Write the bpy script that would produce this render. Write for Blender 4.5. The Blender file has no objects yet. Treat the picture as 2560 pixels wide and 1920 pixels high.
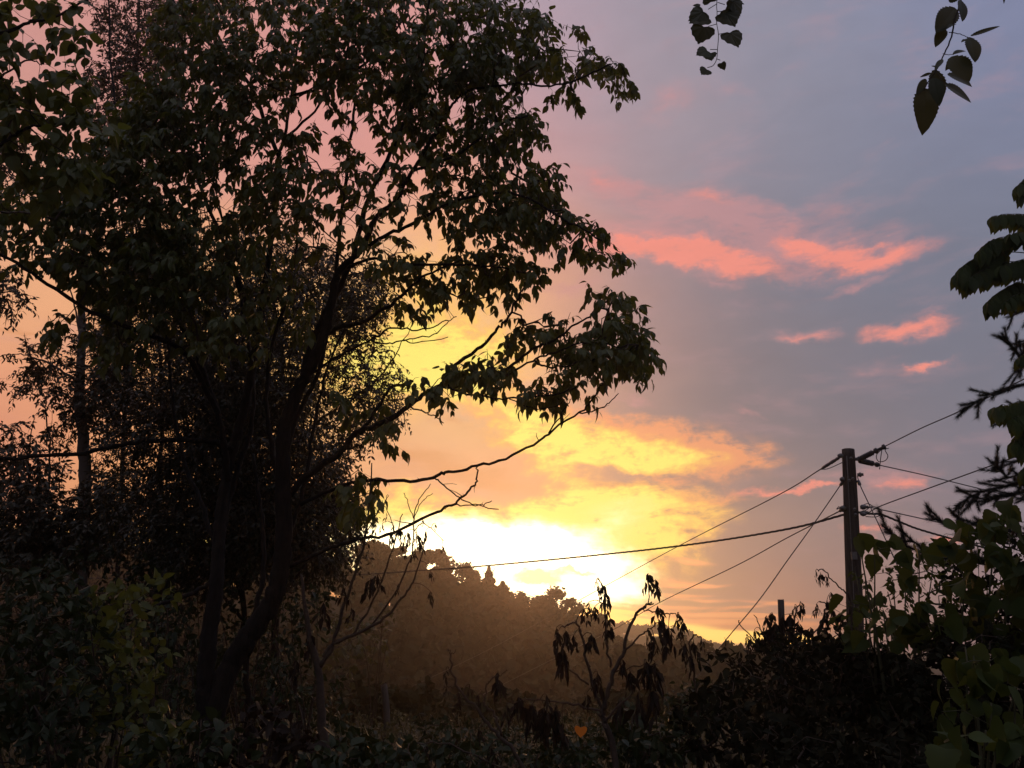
import bpy, math, random
import numpy as np

scene = bpy.context.scene
COL = scene.collection
rng = np.random.default_rng(7)
random.seed(7)

# ---------------------------------------------------------------- camera
EYE = 1.6
PITCH = math.radians(17.7)
FPX = 1788.0                      # focal length in units of a 2212 wide picture
cam = bpy.data.cameras.new("camera")
cam.sensor_width = 36.0
cam.lens = 36.0 * FPX / 2212.0
cam.clip_start = 0.05
cam.clip_end = 9000.0
cam_ob = bpy.data.objects.new("camera", cam)
COL.objects.link(cam_ob)
cam_ob.location = (0, 0, EYE)
cam_ob.rotation_euler = (math.radians(90) + PITCH, 0, 0)
scene.camera = cam_ob
CP, SP = math.cos(PITCH), math.sin(PITCH)


def ray(px, py):
    u = (px - 1106.0) / FPX
    v = -(py - 829.5) / FPX
    return np.array([u, CP - v * SP, SP + v * CP])


def P(px, py, D):
    """point of the place seen in that direction, D metres ahead"""
    d = ray(px, py)
    return np.array([0, 0, EYE]) + d * (D / d[1])


def azel(px, py):
    d = ray(px, py)
    d = d / np.linalg.norm(d)
    return math.degrees(math.atan2(d[0], d[1])), math.degrees(math.asin(d[2]))


def lin(r, g, b, k=1.0):
    def f(c):
        c /= 255.0
        return c / 12.92 if c <= 0.04045 else ((c + 0.055) / 1.055) ** 2.4
    return (f(r) * k, f(g) * k, f(b) * k)


# ---------------------------------------------------------------- render + exposure
scene.render.engine = 'CYCLES'
cy = scene.cycles
cy.max_bounces = 5
cy.diffuse_bounces = 3
cy.glossy_bounces = 2
cy.transmission_bounces = 3
cy.transparent_max_bounces = 8
cy.volume_bounces = 0
cy.use_denoising = True
vs = scene.view_settings
vs.view_transform = 'Standard'
vs.look = 'None'
vs.exposure = 0.0
vs.gamma = 1.0

# ---------------------------------------------------------------- sky
SUN_AZ, SUN_EL = azel(1130, 1165)
world = bpy.data.worlds.new("World")
scene.world = world
world.use_nodes = True
nt = world.node_tree
nt.nodes.clear()
N, L = nt.nodes, nt.links


def put(sock, val):
    if isinstance(val, bpy.types.NodeSocket):
        L.new(val, sock)
    elif val is not None:
        sock.default_value = val


def M(op, a, b=None, c=None, clamp=False):
    n = N.new('ShaderNodeMath'); n.operation = op; n.use_clamp = clamp
    put(n.inputs[0], a); put(n.inputs[1], b); put(n.inputs[2], c)
    return n.outputs[0]


def V(op, a, b=None, s=None):
    n = N.new('ShaderNodeVectorMath'); n.operation = op
    put(n.inputs[0], a); put(n.inputs[1], b)
    if s is not None:
        put(n.inputs['Scale'], s)
    return n.outputs['Value'] if op in ('DISTANCE', 'LENGTH', 'DOT_PRODUCT') else n.outputs['Vector']


def smooth(x, lo, hi):
    n = N.new('ShaderNodeMapRange'); n.interpolation_type = 'SMOOTHSTEP'
    put(n.inputs['Value'], x); n.inputs['From Min'].default_value = lo; n.inputs['From Max'].default_value = hi
    return n.outputs[0]


def noise(vec, scale, detail, rough=0.55, col=False):
    n = N.new('ShaderNodeTexNoise'); n.inputs['Scale'].default_value = scale
    n.inputs['Detail'].default_value = detail; n.inputs['Roughness'].default_value = rough
    put(n.inputs['Vector'], vec)
    return n.outputs['Color'] if col else n.outputs[0]


def mix(f, a, b):
    n = N.new('ShaderNodeMix'); n.data_type = 'RGBA'
    put(n.inputs[0], f)
    for sck, val in ((n.inputs[6], a), (n.inputs[7], b)):
        put(sck, val if isinstance(val, bpy.types.NodeSocket) else (*val, 1.0))
    return n.outputs[2]


tc = N.new('ShaderNodeTexCoord')
sep = N.new('ShaderNodeSeparateXYZ'); L.new(tc.outputs['Generated'], sep.inputs[0])
az = M('MULTIPLY', M('ARCTAN2', sep.outputs[0], sep.outputs[1]), 57.29578)
el = M('MULTIPLY', M('ARCSINE', sep.outputs[2]), 57.29578)
comb = N.new('ShaderNodeCombineXYZ'); L.new(az, comb.inputs[0]); L.new(el, comb.inputs[1])
pos = comb.outputs[0]                                     # direction of view as (azimuth, elevation) in degrees
sl = V('MULTIPLY', pos, (0.55, 1.25, 1.0))
w1 = V('SUBTRACT', noise(sl, 0.11, 3.0, 0.5, True), (0.5, 0.5, 0.5))
w2 = V('SUBTRACT', noise(V('MULTIPLY', pos, (0.75, 1.1, 1.0)), 0.62, 5.0, 0.62, True), (0.5, 0.5, 0.5))
soft = V('ADD', pos, V('MULTIPLY', w1, (7.0, 4.0, 0.0)))
warp = V('ADD', soft, V('MULTIPLY', w2, (3.6, 2.0, 0.0)))
flat = V('SUBTRACT', warp, (0, 0, 0))

# broad colour of the evening sky: weighted mean of colours seen in known directions
BASE = [
    (2180, 20, 130, 136, 169, 8), (1800, 120, 144, 146, 167, 8), (1450, 120, 159, 152, 166, 7), (1220, 60, 180, 160, 174, 6),
    (2150, 420, 118, 124, 143, 8), (1750, 330, 137, 134, 146, 7), (1400, 320, 169, 147, 151, 6), (1180, 330, 210, 156, 154, 5),
    (1950, 640, 117, 120, 136, 7), (1650, 700, 129, 122, 131, 6), (1400, 640, 164, 136, 138, 5), (1220, 640, 216, 156, 136, 4),
    (2100, 900, 119, 118, 131, 7), (1800, 900, 126, 116, 123, 6), (1550, 850, 141, 121, 123, 5), (1350, 820, 180, 140, 130, 4),
    (2150, 1150, 134, 122, 134, 6), (1800, 1180, 150, 126, 124, 5), (1620, 1200, 172, 134, 120, 4), (1480, 1230, 200, 144, 112, 3),
    (1700, 1330, 196, 128, 108, 3), (2000, 1330, 170, 130, 126, 5),
    (1050, 560, 250, 172, 134, 5), (940, 690, 255, 208, 138, 4.5), (980, 780, 255, 222, 140, 4), (1150, 780, 252, 186, 132, 4), (950, 980, 226, 158, 122, 4),
    (1150, 1060, 232, 160, 116, 3.5), (820, 1000, 230, 158, 124, 4), (750, 800, 255, 206, 126, 5),
    (60, 80, 208, 150, 142, 7), (350, 120, 214, 150, 142, 7), (700, 250, 222, 155, 146, 7), (60, 480, 232, 168, 134, 5),
    (60, 640, 250, 186, 128, 4), (60, 800, 232, 158, 124, 5), (60, 960, 224, 144, 112, 5), (300, 1000, 250, 176, 112, 4),
    (450, 700, 255, 188, 116, 6), (500, 1100, 255, 160, 84, 5),
]
wsum = 0.0006
# far from all of them: brighter overhead, dim low down behind the viewer
acc = V('SCALE', tuple(lin(124, 124, 140, 1.0)), None, M('MULTIPLY_ADD', smooth(el, 0.0, 65.0), 0.0006 * 1.7, 0.0006 * 0.14))
wt = None
for (px, py, r, g, b, s) in BASE:
    a_, e_ = azel(px, py)
    d = V('DISTANCE', soft, (a_, e_, 0.0))
    q = M('MULTIPLY', M('MULTIPLY', d, d), -1.0 / (s * s * 1.3))
    w = M('EXPONENT', q)
    acc = V('ADD', acc, V('SCALE', tuple(lin(r, g, b)), None, w))
    wt = M('ADD', w, wsum if wt is None else wt)
base = V('DIVIDE', acc, None)
cw = N.new('ShaderNodeCombineXYZ')
for i in range(3):
    L.new(wt, cw.inputs[i])
L.new(cw.outputs[0], base.node.inputs[1])


def blobs(vec, items, grow=1.0):
    """sum of soft tilted patches (centre, half width, half height, tilt, strength) in the sky"""
    out = None
    for it in items:
        px, py, rx, ry = it[:4]
        ang = it[4] if len(it) > 4 else 0
        k = it[5] if len(it) > 5 else 1.0
        a_, e_ = azel(px, py)
        m = N.new('ShaderNodeMapping'); m.vector_type = 'TEXTURE'
        L.new(vec, m.inputs['Vector'])
        m.inputs['Location'].default_value = (a_, e_, 0)
        m.inputs['Rotation'].default_value = (0, 0, math.radians(-ang))
        f = 57.3 / FPX * 1.35 * grow
        m.inputs['Scale'].default_value = (rx * f, ry * f, 1)
        gtx = N.new('ShaderNodeTexGradient'); gtx.gradient_type = 'SPHERICAL'
        L.new(m.outputs[0], gtx.inputs[0])
        out = M('MULTIPLY', gtx.outputs['Fac'], k) if out is None else M('MULTIPLY_ADD', gtx.outputs['Fac'], k, out)
    return out


fine = M('SUBTRACT', noise(V('MULTIPLY', soft, (0.5, 1.3, 1.0)), 0.55, 6.0, 0.6), 0.5)
puff = M('SUBTRACT', noise(V('MULTIPLY', soft, (0.8, 1.2, 1.0)), 0.85, 5.0, 0.6), 0.5)
streak = M('SUBTRACT', noise(V('MULTIPLY', soft, (0.10, 1.6, 1.0)), 0.9, 5.0, 0.6), 0.5)

# coral clouds, high on the right
PALE = [
    (1430, 215, 70, 24, -8, .65), (1580, 200, 50, 12, -5, .3),
    (1285, 395, 110, 32, 14, .85), (1395, 435, 120, 36, 18, .8), (1540, 440, 110, 42, 12, .95), (1660, 490, 160, 46, 16, .9), (1440, 512, 210, 46, 8, .75), (1560, 570, 170, 34, 8, .7),
    (1810, 445, 70, 20, 16, .6), (1300, 540, 170, 40, 0, .6), (1810, 530, 170, 46, 12, .9), (1550, 612, 64, 14, 8, .7), (1870, 603, 66, 8, -2, .8),
    (1965, 702, 92, 20, 4, .9), (1752, 703, 62, 13, 0, .9), (1995, 773, 40, 11, 0, .8), (1912, 768, 40, 18, 0, .5), (2010, 665, 42, 7, 4, .6),
    (1225, 626, 74, 14, -4, .8), (1362, 855, 50, 12, 10, .8), (1616, 885, 30, 8, 20, .6), (1585, 905, 70, 28, 20, .4),
    (1958, 1042, 52, 20, -4, .8), (1888, 1028, 48, 34, 0, .7), (1895, 1052, 40, 14, 0, .6), (1770, 1038, 36, 10, 0, .6), (1985, 1015, 56, 11, -8, .6),
]
CORAL = [
    (1470, 558, 200, 19, 6, 1.0), (1610, 580, 120, 18, 8, 1.0), (1370, 540, 150, 22, 6, .65), (1500, 540, 90, 16, 6, .5),
    (1785, 525, 95, 20, 16, 1.0), (1890, 552, 105, 18, 6, 1.0), (1735, 505, 60, 14, 20, .5), (1530, 430, 56, 16, 14, .45), (1290, 392, 60, 12, 14, .4),
    (1960, 701, 76, 15, 4, 1.0), (1752, 704, 46, 8, 0, .5), (1990, 773, 28, 7, 0, .8),
    (1640, 1063, 80, 9, 2, .8), (1720, 1064, 70, 7, 2, .9), (1958, 1044, 40, 14, -4, .9), (1895, 1054, 28, 8, 0, .5),
    (2018, 1195, 44, 8, 0, 1.0), (1850, 1160, 34, 7, 0, .8), (2010, 1168, 30, 6, 0, .8),
]
fib = M('SUBTRACT', noise(V('MULTIPLY', soft, (0.32, 1.2, 1.0)), 1.3, 6.0, 0.68), 0.5)          # fibres
veil = M('SUBTRACT', noise(V('MULTIPLY', soft, (0.16, 0.5, 1.0)), 0.9, 5.0, 0.6), 0.5)           # wide thin veils
tex = M('MULTIPLY_ADD', fib, 2.2, M('MULTIPLY_ADD', fine, 1.6, 1.0))      # uneven thickness of the cloud
tex2 = M('MULTIPLY_ADD', puff, 3.0, M('MULTIPLY_ADD', fib, 1.4, 1.0))
pm = M('MULTIPLY', blobs(warp, PALE, 1.1), tex)
base2 = mix(M('MULTIPLY', smooth(veil, -0.02, 0.28), 0.30), base, lin(196, 150, 156))
c1a = mix(M('MULTIPLY', smooth(pm, 0.0, 1.1), 0.60), base2, lin(208, 146, 146))
cm = M('MULTIPLY', blobs(warp, CORAL, 1.12), tex)
c1 = mix(M('MULTIPLY', smooth(cm, 0.0, 1.0), 0.90), c1a, lin(250, 148, 130))

# broken orange cloud to the right of the glow
ORANGE = [
    (1470, 985, 130, 44, 8, .8), (1380, 935, 140, 34, 14, .7), (1560, 985, 80, 26, 6, .5), (1540, 930, 80, 24, 14, .35), (1510, 1075, 80, 18, 2, .8),
    (1440, 1125, 50, 60, 0, .8), (1410, 1040, 60, 22, 0, .35), (1150, 890, 220, 60, 14, .5), (1060, 880, 110, 40, 6, .4),
    (1580, 1345, 240, 14, 2, .9), (1560, 1318, 180, 8, 2, .6), (1390, 1310, 120, 22, 2, .7),
]
om = M('MULTIPLY', blobs(warp, ORANGE, 1.2), tex2)
c2 = mix(M('MULTIPLY', smooth(om, 0.02, 0.85), 0.90), c1, lin(250, 162, 112))

# yellow, lit through
YELLOW = [
    (940, 680, 170, 120, 0, .75), (910, 790, 190, 70, 0, .85), (1000, 770, 150, 50, 0, .5), (860, 850, 120, 50, 0, .65), (760, 760, 160, 120, 0, .4),
    (1100, 890, 170, 34, 16, .8), (1260, 955, 170, 32, 8, 1.1), (1190, 985, 90, 26, 20, .5), (1340, 985, 130, 24, 8, .55), (1210, 1020, 70, 24, 40, .45),
    (1345, 1125, 150, 62, 0, 1.6), (1420, 1190, 90, 50, 0, .7), (1240, 1105, 130, 34, -10, .8), (1420, 985, 90, 22, 5, .4), (1490, 985, 50, 14, 5, .35), (1290, 1050, 50, 26, 0, .25),
    (1050, 1140, 260, 40, 0, 1.0), (860, 1060, 120, 22, 0, .5), (850, 1110, 110, 40, 0, .7),
    (300, 1180, 300, 60, 0, .6), (560, 1190, 200, 60, 0, .6),
]
ym = M('MULTIPLY', blobs(warp, YELLOW, 1.25), tex2)
c3a = mix(smooth(ym, 0.03, 0.75), c2, lin(255, 190, 106, 1.0))
c3 = mix(smooth(ym, 0.35, 1.35), c3a, lin(255, 230, 112, 1.10))

# the burnt out heart of the glow
WHITE = [
    (1070, 1190, 250, 62, 2, 1.7), (1270, 1245, 120, 46, 6, 1.2), (1180, 1225, 200, 66, 3, 1.7), (880, 1185, 190, 50, 0, 1.5), (1230, 1280, 150, 46, 5, 1.5), (1340, 1125, 90, 45, 0, .62),
    (1130, 1290, 150, 30, 0, 1.0), (960, 1240, 200, 40, 0, 1.2),
]
wm = M('MULTIPLY', blobs(warp, WHITE), M('MULTIPLY_ADD', streak, 1.2, M('MULTIPLY_ADD', puff, 1.2, 1.0)))
c4a = mix(smooth(wm, 0.05, 0.8), c3, (1.2, 0.93, 0.36))
c4b = mix(smooth(wm, 0.3, 2.0), c4a, (3.4, 2.8, 1.7))
# bright slit along the horizon, right of the glow
SLIT = [(1585, 1376, 200, 13, 2, 1.4), (1480, 1366, 150, 14, 3, 1.2), (1390, 1345, 130, 20, 2, 1.0), (1640, 1388, 120, 12, 0, 1.0), (1300, 1330, 120, 26, 0, 1.0)]
sm = M('MULTIPLY', blobs(soft, SLIT), M('MULTIPLY_ADD', streak, 1.0, 1.0))
c4 = mix(smooth(sm, 0.1, 1.0), c4b, (2.2, 1.35, 0.28))

# thin grey bars of cloud low in front of the glow
BARS = [(1190, 1238, 90, 11, 0, .9), (1160, 1250, 80, 12, 4, .8), (1250, 1228, 50, 6, 0, .7), (1560, 1330, 170, 9, 2, .8), (1420, 1325, 110, 6, 0, .6), (900, 985, 200, 40, 6, .9), (1080, 1040, 170, 34, 6, .9), (1340, 1042, 110, 14, 4, .7), (960, 925, 110, 20, 14, .6), (1120, 960, 90, 24, 16, .6), (30, 715, 120, 14, 6, .7)]
bm_ = M('MULTIPLY', blobs(warp, BARS), M('MULTIPLY_ADD', streak, 1.0, 1.0))
c5 = mix(M('MULTIPLY', smooth(bm_, 0.25, 0.9), 0.7), c4, lin(222, 150, 100))
# thin lit streaks low over the horizon
STREAKS = [(1480, 1318, 170, 5, 2, .9), (1560, 1338, 190, 6, 2, 1.0), (1420, 1300, 90, 4, 0, .7), (1500, 1282, 70, 4, 3, .6), (1590, 1300, 60, 4, -5, .6), (1660, 1290, 60, 5, 8, .7), (1490, 1215, 50, 4, 0, .6), (1450, 1246, 50, 5, 0, .8), (1530, 1250, 40, 4, 0, .5), (1440, 1270, 60, 4, 2, .7), (1610, 1322, 120, 4, 2, .7)]
km = M('MULTIPLY', blobs(soft, STREAKS, 1.3), M('MULTIPLY_ADD', fine, 2.0, 1.0))
c5b = mix(M('MULTIPLY', smooth(km, 0.05, 0.8), 0.9), c5, (1.35, 0.50, 0.20))
# faint unevenness everywhere
c6 = V('SCALE', c5b, None, M('MULTIPLY_ADD', fine, 0.16, 1.0))

# clear sky behind the cloud, seen on top of it all as a weak blue
sky = N.new('ShaderNodeTexSky'); sky.sky_type = 'NISHITA'; sky.sun_disc = False
sky.sun_elevation = math.radians(SUN_EL); sky.sun_rotation = math.radians(SUN_AZ)
sky.air_density = 1.0; sky.dust_density = 2.0
bg1 = N.new('ShaderNodeBackground'); L.new(sky.outputs[0], bg1.inputs[0]); bg1.inputs[1].default_value = 0.003
bg2 = N.new('ShaderNodeBackground'); L.new(c6, bg2.inputs[0]); bg2.inputs[1].default_value = 0.97
addw = N.new('ShaderNodeAddShader'); L.new(bg1.outputs[0], addw.inputs[0]); L.new(bg2.outputs[0], addw.inputs[1])
ow = N.new('ShaderNodeOutputWorld'); L.new(addw.outputs[0], ow.inputs[0])
world.cycles.sampling_method = 'MANUAL'
world.cycles.sample_map_resolution = 512

# ---------------------------------------------------------------- sun, low and veiled
sun = bpy.data.lights.new("sun", 'SUN')
sun.energy = 0.25
sun.angle = math.radians(5.0)
sun.color = (1.0, 0.40, 0.16)
sun_ob = bpy.data.objects.new("sun", sun)
COL.objects.link(sun_ob)
sun_ob.rotation_euler = (math.radians(90 - SUN_EL) , 0, math.radians(180 - SUN_AZ))
# ================================================================ END OF SKY

# ---------------------------------------------------------------- materials
def new_mat(name):
    m = bpy.data.materials.new(name); m.use_nodes = True
    t = m.node_tree; t.nodes.clear()
    return m, t


def leaf_mat(name, dark, light, glow, trans=0.35, rough=0.45, spec=0.35):
    m, t = new_mat(name)
    n, l = t.nodes, t.links
    at = n.new('ShaderNodeAttribute'); at.attribute_name = 'tint'
    co = n.new('ShaderNodeTexCoord')
    nz = n.new('ShaderNodeTexNoise'); nz.inputs['Scale'].default_value = 26.0; nz.inputs['Detail'].default_value = 3
    l.new(co.outputs['Object'], nz.inputs['Vector'])
    f = n.new('ShaderNodeMath'); f.operation = 'MULTIPLY_ADD'
    l.new(nz.outputs[0], f.inputs[0]); f.inputs[1].default_value = 0.5; 
    g = n.new('ShaderNodeMath'); g.operation = 'MULTIPLY_ADD'; g.inputs[1].default_value = 0.9; g.inputs[2].default_value = -0.2
    l.new(at.outputs['Fac'], g.inputs[0]); l.new(g.outputs[0], f.inputs[2])
    mx = n.new('ShaderNodeMix'); mx.data_type = 'RGBA'
    l.new(f.outputs[0], mx.inputs[0]); mx.inputs[6].default_value = (*dark, 1); mx.inputs[7].default_value = (*light, 1)
    pr = n.new('ShaderNodeBsdfPrincipled'); l.new(mx.outputs[2], pr.inputs['Base Color'])
    pr.inputs['Roughness'].default_value = rough; pr.inputs['Specular IOR Level'].default_value = spec
    bp = n.new('ShaderNodeBump'); bp.inputs['Strength'].default_value = 0.25; bp.inputs['Distance'].default_value = 0.004
    l.new(nz.outputs[0], bp.inputs['Height']); l.new(bp.outputs[0], pr.inputs['Normal'])
    tr = n.new('ShaderNodeBsdfTranslucent'); tr.inputs[0].default_value = (*glow, 1)
    ms = n.new('ShaderNodeMixShader'); ms.inputs[0].default_value = trans
    l.new(pr.outputs[0], ms.inputs[1]); l.new(tr.outputs[0], ms.inputs[2])
    o = n.new('ShaderNodeOutputMaterial'); l.new(ms.outputs[0], o.inputs[0])
    return m


def rough_mat(name, a, b, scale=12.0, stretch=(1, 1, 1), rough=0.85, bump=0.5, dist=0.02, spec=0.25):
    m, t = new_mat(name)
    n, l = t.nodes, t.links
    co = n.new('ShaderNodeTexCoord'); mp = n.new('ShaderNodeMapping'); mp.inputs['Scale'].default_value = stretch
    l.new(co.outputs['Object'], mp.inputs[0])
    nz = n.new('ShaderNodeTexNoise'); nz.inputs['Scale'].default_value = scale; nz.inputs['Detail'].default_value = 6
    nz.inputs['Roughness'].default_value = 0.65
    l.new(mp.outputs[0], nz.inputs['Vector'])
    rp = n.new('ShaderNodeValToRGB'); l.new(nz.outputs[0], rp.inputs[0])
    rp.color_ramp.elements[0].position = 0.3; rp.color_ramp.elements[1].position = 0.7
    rp.color_ramp.elements[0].color = (*a, 1); rp.color_ramp.elements[1].color = (*b, 1)
    pr = n.new('ShaderNodeBsdfPrincipled'); l.new(rp.outputs[0], pr.inputs['Base Color'])
    pr.inputs['Roughness'].default_value = rough; pr.inputs['Specular IOR Level'].default_value = spec
    bp = n.new('ShaderNodeBump'); bp.inputs['Strength'].default_value = bump; bp.inputs['Distance'].default_value = dist
    l.new(nz.outputs[0], bp.inputs['Height']); l.new(bp.outputs[0], pr.inputs['Normal'])
    o = n.new('ShaderNodeOutputMaterial'); l.new(pr.outputs[0], o.inputs[0])
    return m


MAT = {
    'ash_leaf': leaf_mat('ash_leaf', (0.042, 0.056, 0.015), (0.11, 0.125, 0.032), (0.17, 0.17, 0.02), 0.34),
    'maple_leaf': leaf_mat('maple_leaf', (0.062, 0.078, 0.020), (0.13, 0.145, 0.035), (0.20, 0.20, 0.03), 0.36),
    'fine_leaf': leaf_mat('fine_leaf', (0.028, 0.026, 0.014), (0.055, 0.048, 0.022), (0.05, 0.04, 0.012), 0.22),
    'elm_leaf': leaf_mat('elm_leaf', (0.035, 0.045, 0.015), (0.07, 0.075, 0.025), (0.10, 0.09, 0.02), 0.25),
    'grape_leaf': leaf_mat('grape_leaf', (0.026, 0.042, 0.011), (0.062, 0.085, 0.020), (0.11, 0.13, 0.02), 0.28, 0.6, 0.15),
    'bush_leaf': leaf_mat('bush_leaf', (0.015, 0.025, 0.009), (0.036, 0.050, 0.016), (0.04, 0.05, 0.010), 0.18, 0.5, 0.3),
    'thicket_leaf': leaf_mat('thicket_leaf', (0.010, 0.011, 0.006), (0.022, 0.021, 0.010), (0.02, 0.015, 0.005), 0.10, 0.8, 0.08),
    'pale_leaf': leaf_mat('pale_leaf', (0.07, 0.075, 0.03), (0.13, 0.13, 0.05), (0.12, 0.10, 0.03), 0.3),
    'dead_leaf': leaf_mat('dead_leaf', (0.016, 0.011, 0.008), (0.038, 0.025, 0.017), (0.05, 0.02, 0.008), 0.10, 0.7, 0.2),
    'heart_leaf': leaf_mat('heart_leaf', (0.42, 0.15, 0.03), (0.55, 0.24, 0.05), (0.75, 0.28, 0.04), 0.55),
    'needle': leaf_mat('needle', (0.022, 0.032, 0.026), (0.045, 0.055, 0.045), (0.03, 0.035, 0.02), 0.1),
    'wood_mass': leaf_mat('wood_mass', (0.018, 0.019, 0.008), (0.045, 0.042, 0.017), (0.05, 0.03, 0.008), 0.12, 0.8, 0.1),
    'bark': rough_mat('bark', (0.009, 0.007, 0.006), (0.030, 0.023, 0.018), 22, (1, 1, 0.18), 0.9, 1.0, 0.03),
    'grey_bark': rough_mat('grey_bark', (0.07, 0.06, 0.055), (0.16, 0.14, 0.125), 8, (1, 1, 0.3), 0.9, 0.6, 0.02),
    'twig': rough_mat('twig', (0.035, 0.024, 0.018), (0.08, 0.055, 0.04), 20, (1, 1, 1), 0.8, 0.3, 0.004),
    'stem': rough_mat('stem', (0.045, 0.045, 0.022), (0.09, 0.085, 0.04), 20, (1, 1, 1), 0.7, 0.2, 0.004),
    'pole_wood': rough_mat('pole_wood', (0.012, 0.010, 0.009), (0.075, 0.060, 0.052), 34, (1, 1, 0.03), 0.9, 1.0, 0.02),
    'post_wood': rough_mat('post_wood', (0.045, 0.038, 0.033), (0.12, 0.10, 0.088), 18, (1, 1, 0.1), 0.9, 0.8, 0.01),
    'wire': rough_mat('wire', (0.06, 0.055, 0.052), (0.11, 0.10, 0.095), 30, (1, 1, 1), 0.5, 0.1, 0.002, 0.4),
    'rubber': rough_mat('rubber', (0.03, 0.03, 0.032), (0.06, 0.058, 0.06), 30, (1, 1, 1), 0.6, 0.2, 0.002),
    'porcelain': rough_mat('porcelain', (0.12, 0.11, 0.11), (0.18, 0.17, 0.17), 10, (1, 1, 1), 0.25, 0.05, 0.002, 0.5),
    'steel': rough_mat('steel', (0.09, 0.085, 0.08), (0.18, 0.17, 0.16), 30, (1, 1, 1), 0.55, 0.2, 0.002, 0.5),
    'soil': rough_mat('soil', (0.028, 0.026, 0.014), (0.075, 0.062, 0.034), 1.6, (1, 1, 1), 0.95, 0.7, 0.08, 0.1),
    'hill': rough_mat('hill', (0.035, 0.036, 0.018), (0.075, 0.066, 0.032), 0.12, (1, 1, 1), 0.95, 0.6, 0.5, 0.05),
    'grass': leaf_mat('grass', (0.045, 0.048, 0.018), (0.095, 0.085, 0.036), (0.09, 0.08, 0.02), 0.3, 0.5, 0.3),
}


# ---------------------------------------------------------------- mesh making
class MB:
    """collects vertices and faces of ONE mesh"""
    def __init__(s):
        s.v = []; s.f = []; s.t = []; s.n = 0; s.slot = 0; s.m = []

    def add(s, v, f, tint=None):
        v = np.asarray(v, float)
        s.v.append(v)
        for loops, tot in (f if isinstance(f, list) else [f]):
            s.f.append((loops + s.n, tot)); s.m.append(np.full(len(tot), s.slot))
        s.t.append(np.full(len(v), 0.5) if tint is None else tint)
        s.n += len(v)

    def poly(s, v, faces, tint=None):
        loops = np.array([i for f in faces for i in f]); tot = np.array([len(f) for f in faces])
        s.add(v, (loops, tot), tint)

    def build(s, name, mat, parent=None, smooth=True):
        if not s.v:
            return None
        v = np.concatenate(s.v); loops = np.concatenate([a for a, b in s.f]); tot = np.concatenate([b for a, b in s.f])
        org = np.zeros(3)
        if parent is not None:
            org = np.array(parent.location)
        me = bpy.data.meshes.new(name)
        me.vertices.add(len(v)); me.vertices.foreach_set('co', (v - org).astype(np.float32).ravel())
        me.loops.add(len(loops)); me.loops.foreach_set('vertex_index', loops.astype(np.int32))
        me.polygons.add(len(tot))
        st = np.concatenate([[0], np.cumsum(tot)[:-1]]).astype(np.int32)
        me.polygons.foreach_set('loop_start', st)
        me.polygons.foreach_set('use_smooth', np.full(len(tot), smooth))
        at = me.attributes.new('tint', 'FLOAT', 'POINT')
        at.data.foreach_set('value', np.concatenate(s.t).astype(np.float32))
        me.polygons.foreach_set('material_index', np.concatenate(s.m).astype(np.int32))
        me.update(calc_edges=True); me.validate()
        for k in (mat if isinstance(mat, (list, tuple)) else [mat]):
            me.materials.append(MAT[k])
        o = bpy.data.objects.new(name, me); COL.objects.link(o)
        if parent is not None:
            o.parent = parent
        return o


def thing(name, label, cat, loc=(0, 0, 0), group=None):
    o = bpy.data.objects.new(name, None); COL.objects.link(o)
    o.location = loc; o.empty_display_size = 0.2
    o['label'] = label; o['category'] = cat
    if group:
        o['group'] = group
    return o


def tag(o, label, cat, group=None, kind=None):
    if label:
        o['label'] = label
    if cat:
        o['category'] = cat
    if group:
        o['group'] = group
    if kind:
        o['kind'] = kind
    return o


def unit(a):
    return a / np.maximum(np.linalg.norm(a, axis=-1, keepdims=True), 1e-9)


# leaf outlines: length along y from 0 to 1, z is the curl
def leaf_strip(stations, fold=0.25, droop=0.3):
    v = [(0, 0, 0)]
    for t, w in stations:
        z = -droop * t * t
        v += [(-w, t, z + fold * w), (0, t + 0.02, z), (w, t, z + fold * w)]
    v.append((0, 1, -droop))
    f = [(0, 2, 1), (0, 3, 2)]
    k = len(stations)
    for i in range(k - 1):
        a = 1 + 3 * i
        f += [(a, a + 1, a + 4, a + 3), (a + 1, a + 2, a + 5, a + 4)]
    a = 1 + 3 * (k - 1); e = len(v) - 1
    f += [(a, a + 1, e), (a + 1, a + 2, e)]
    return np.array(v, float), f


def leaf_fan(outline, cup=0.25, wave=0.05):
    v = [(0, 0.22, -0.03)]
    for i, (x, y) in enumerate(outline):
        r2 = x * x + (y - 0.3) ** 2
        v.append((x, y, -cup * r2 + wave * math.sin(i * 2.1)))
    n = len(outline)
    f = [(0, 1 + i, 1 + (i + 1) % n) for i in range(n)]
    return np.array(v, float), f


OVATE = leaf_strip([(0.16, 0.15), (0.36, 0.24), (0.62, 0.20), (0.83, 0.09)])
OVATE_CURL = leaf_strip([(0.16, 0.13), (0.36, 0.21), (0.62, 0.17), (0.83, 0.08)], 0.9, 0.55)
BROAD = leaf_strip([(0.10, 0.19), (0.28, 0.31), (0.52, 0.30), (0.74, 0.19), (0.90, 0.07)], 0.2, 0.22)
LANCE = leaf_strip([(0.3, 0.19), (0.65, 0.14)], 0.2, 0.25)
CRUMPLE = leaf_strip([(0.12, 0.05), (0.35, 0.10), (0.6, 0.065), (0.8, 0.04)], 1.5, -0.14)
BLADE = leaf_strip([(0.4, 0.02), (0.75, 0.012)], 0.3, 0.5)
NEEDLE = (np.array([(-0.02, 0, 0), (0.02, 0, 0), (0, 1, -0.04)]), [(0, 1, 2)])
CLUMP = (np.array([(-.5, -.35, 0), (.1, -.5, .12), (.5, -.1, 0), (.35, .45, -.1), (-.2, .5, .1), (-.55, .15, .05)]), [(0, 1, 2), (0, 2, 3), (0, 3, 4), (0, 4, 5)])
_saw = []
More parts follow.
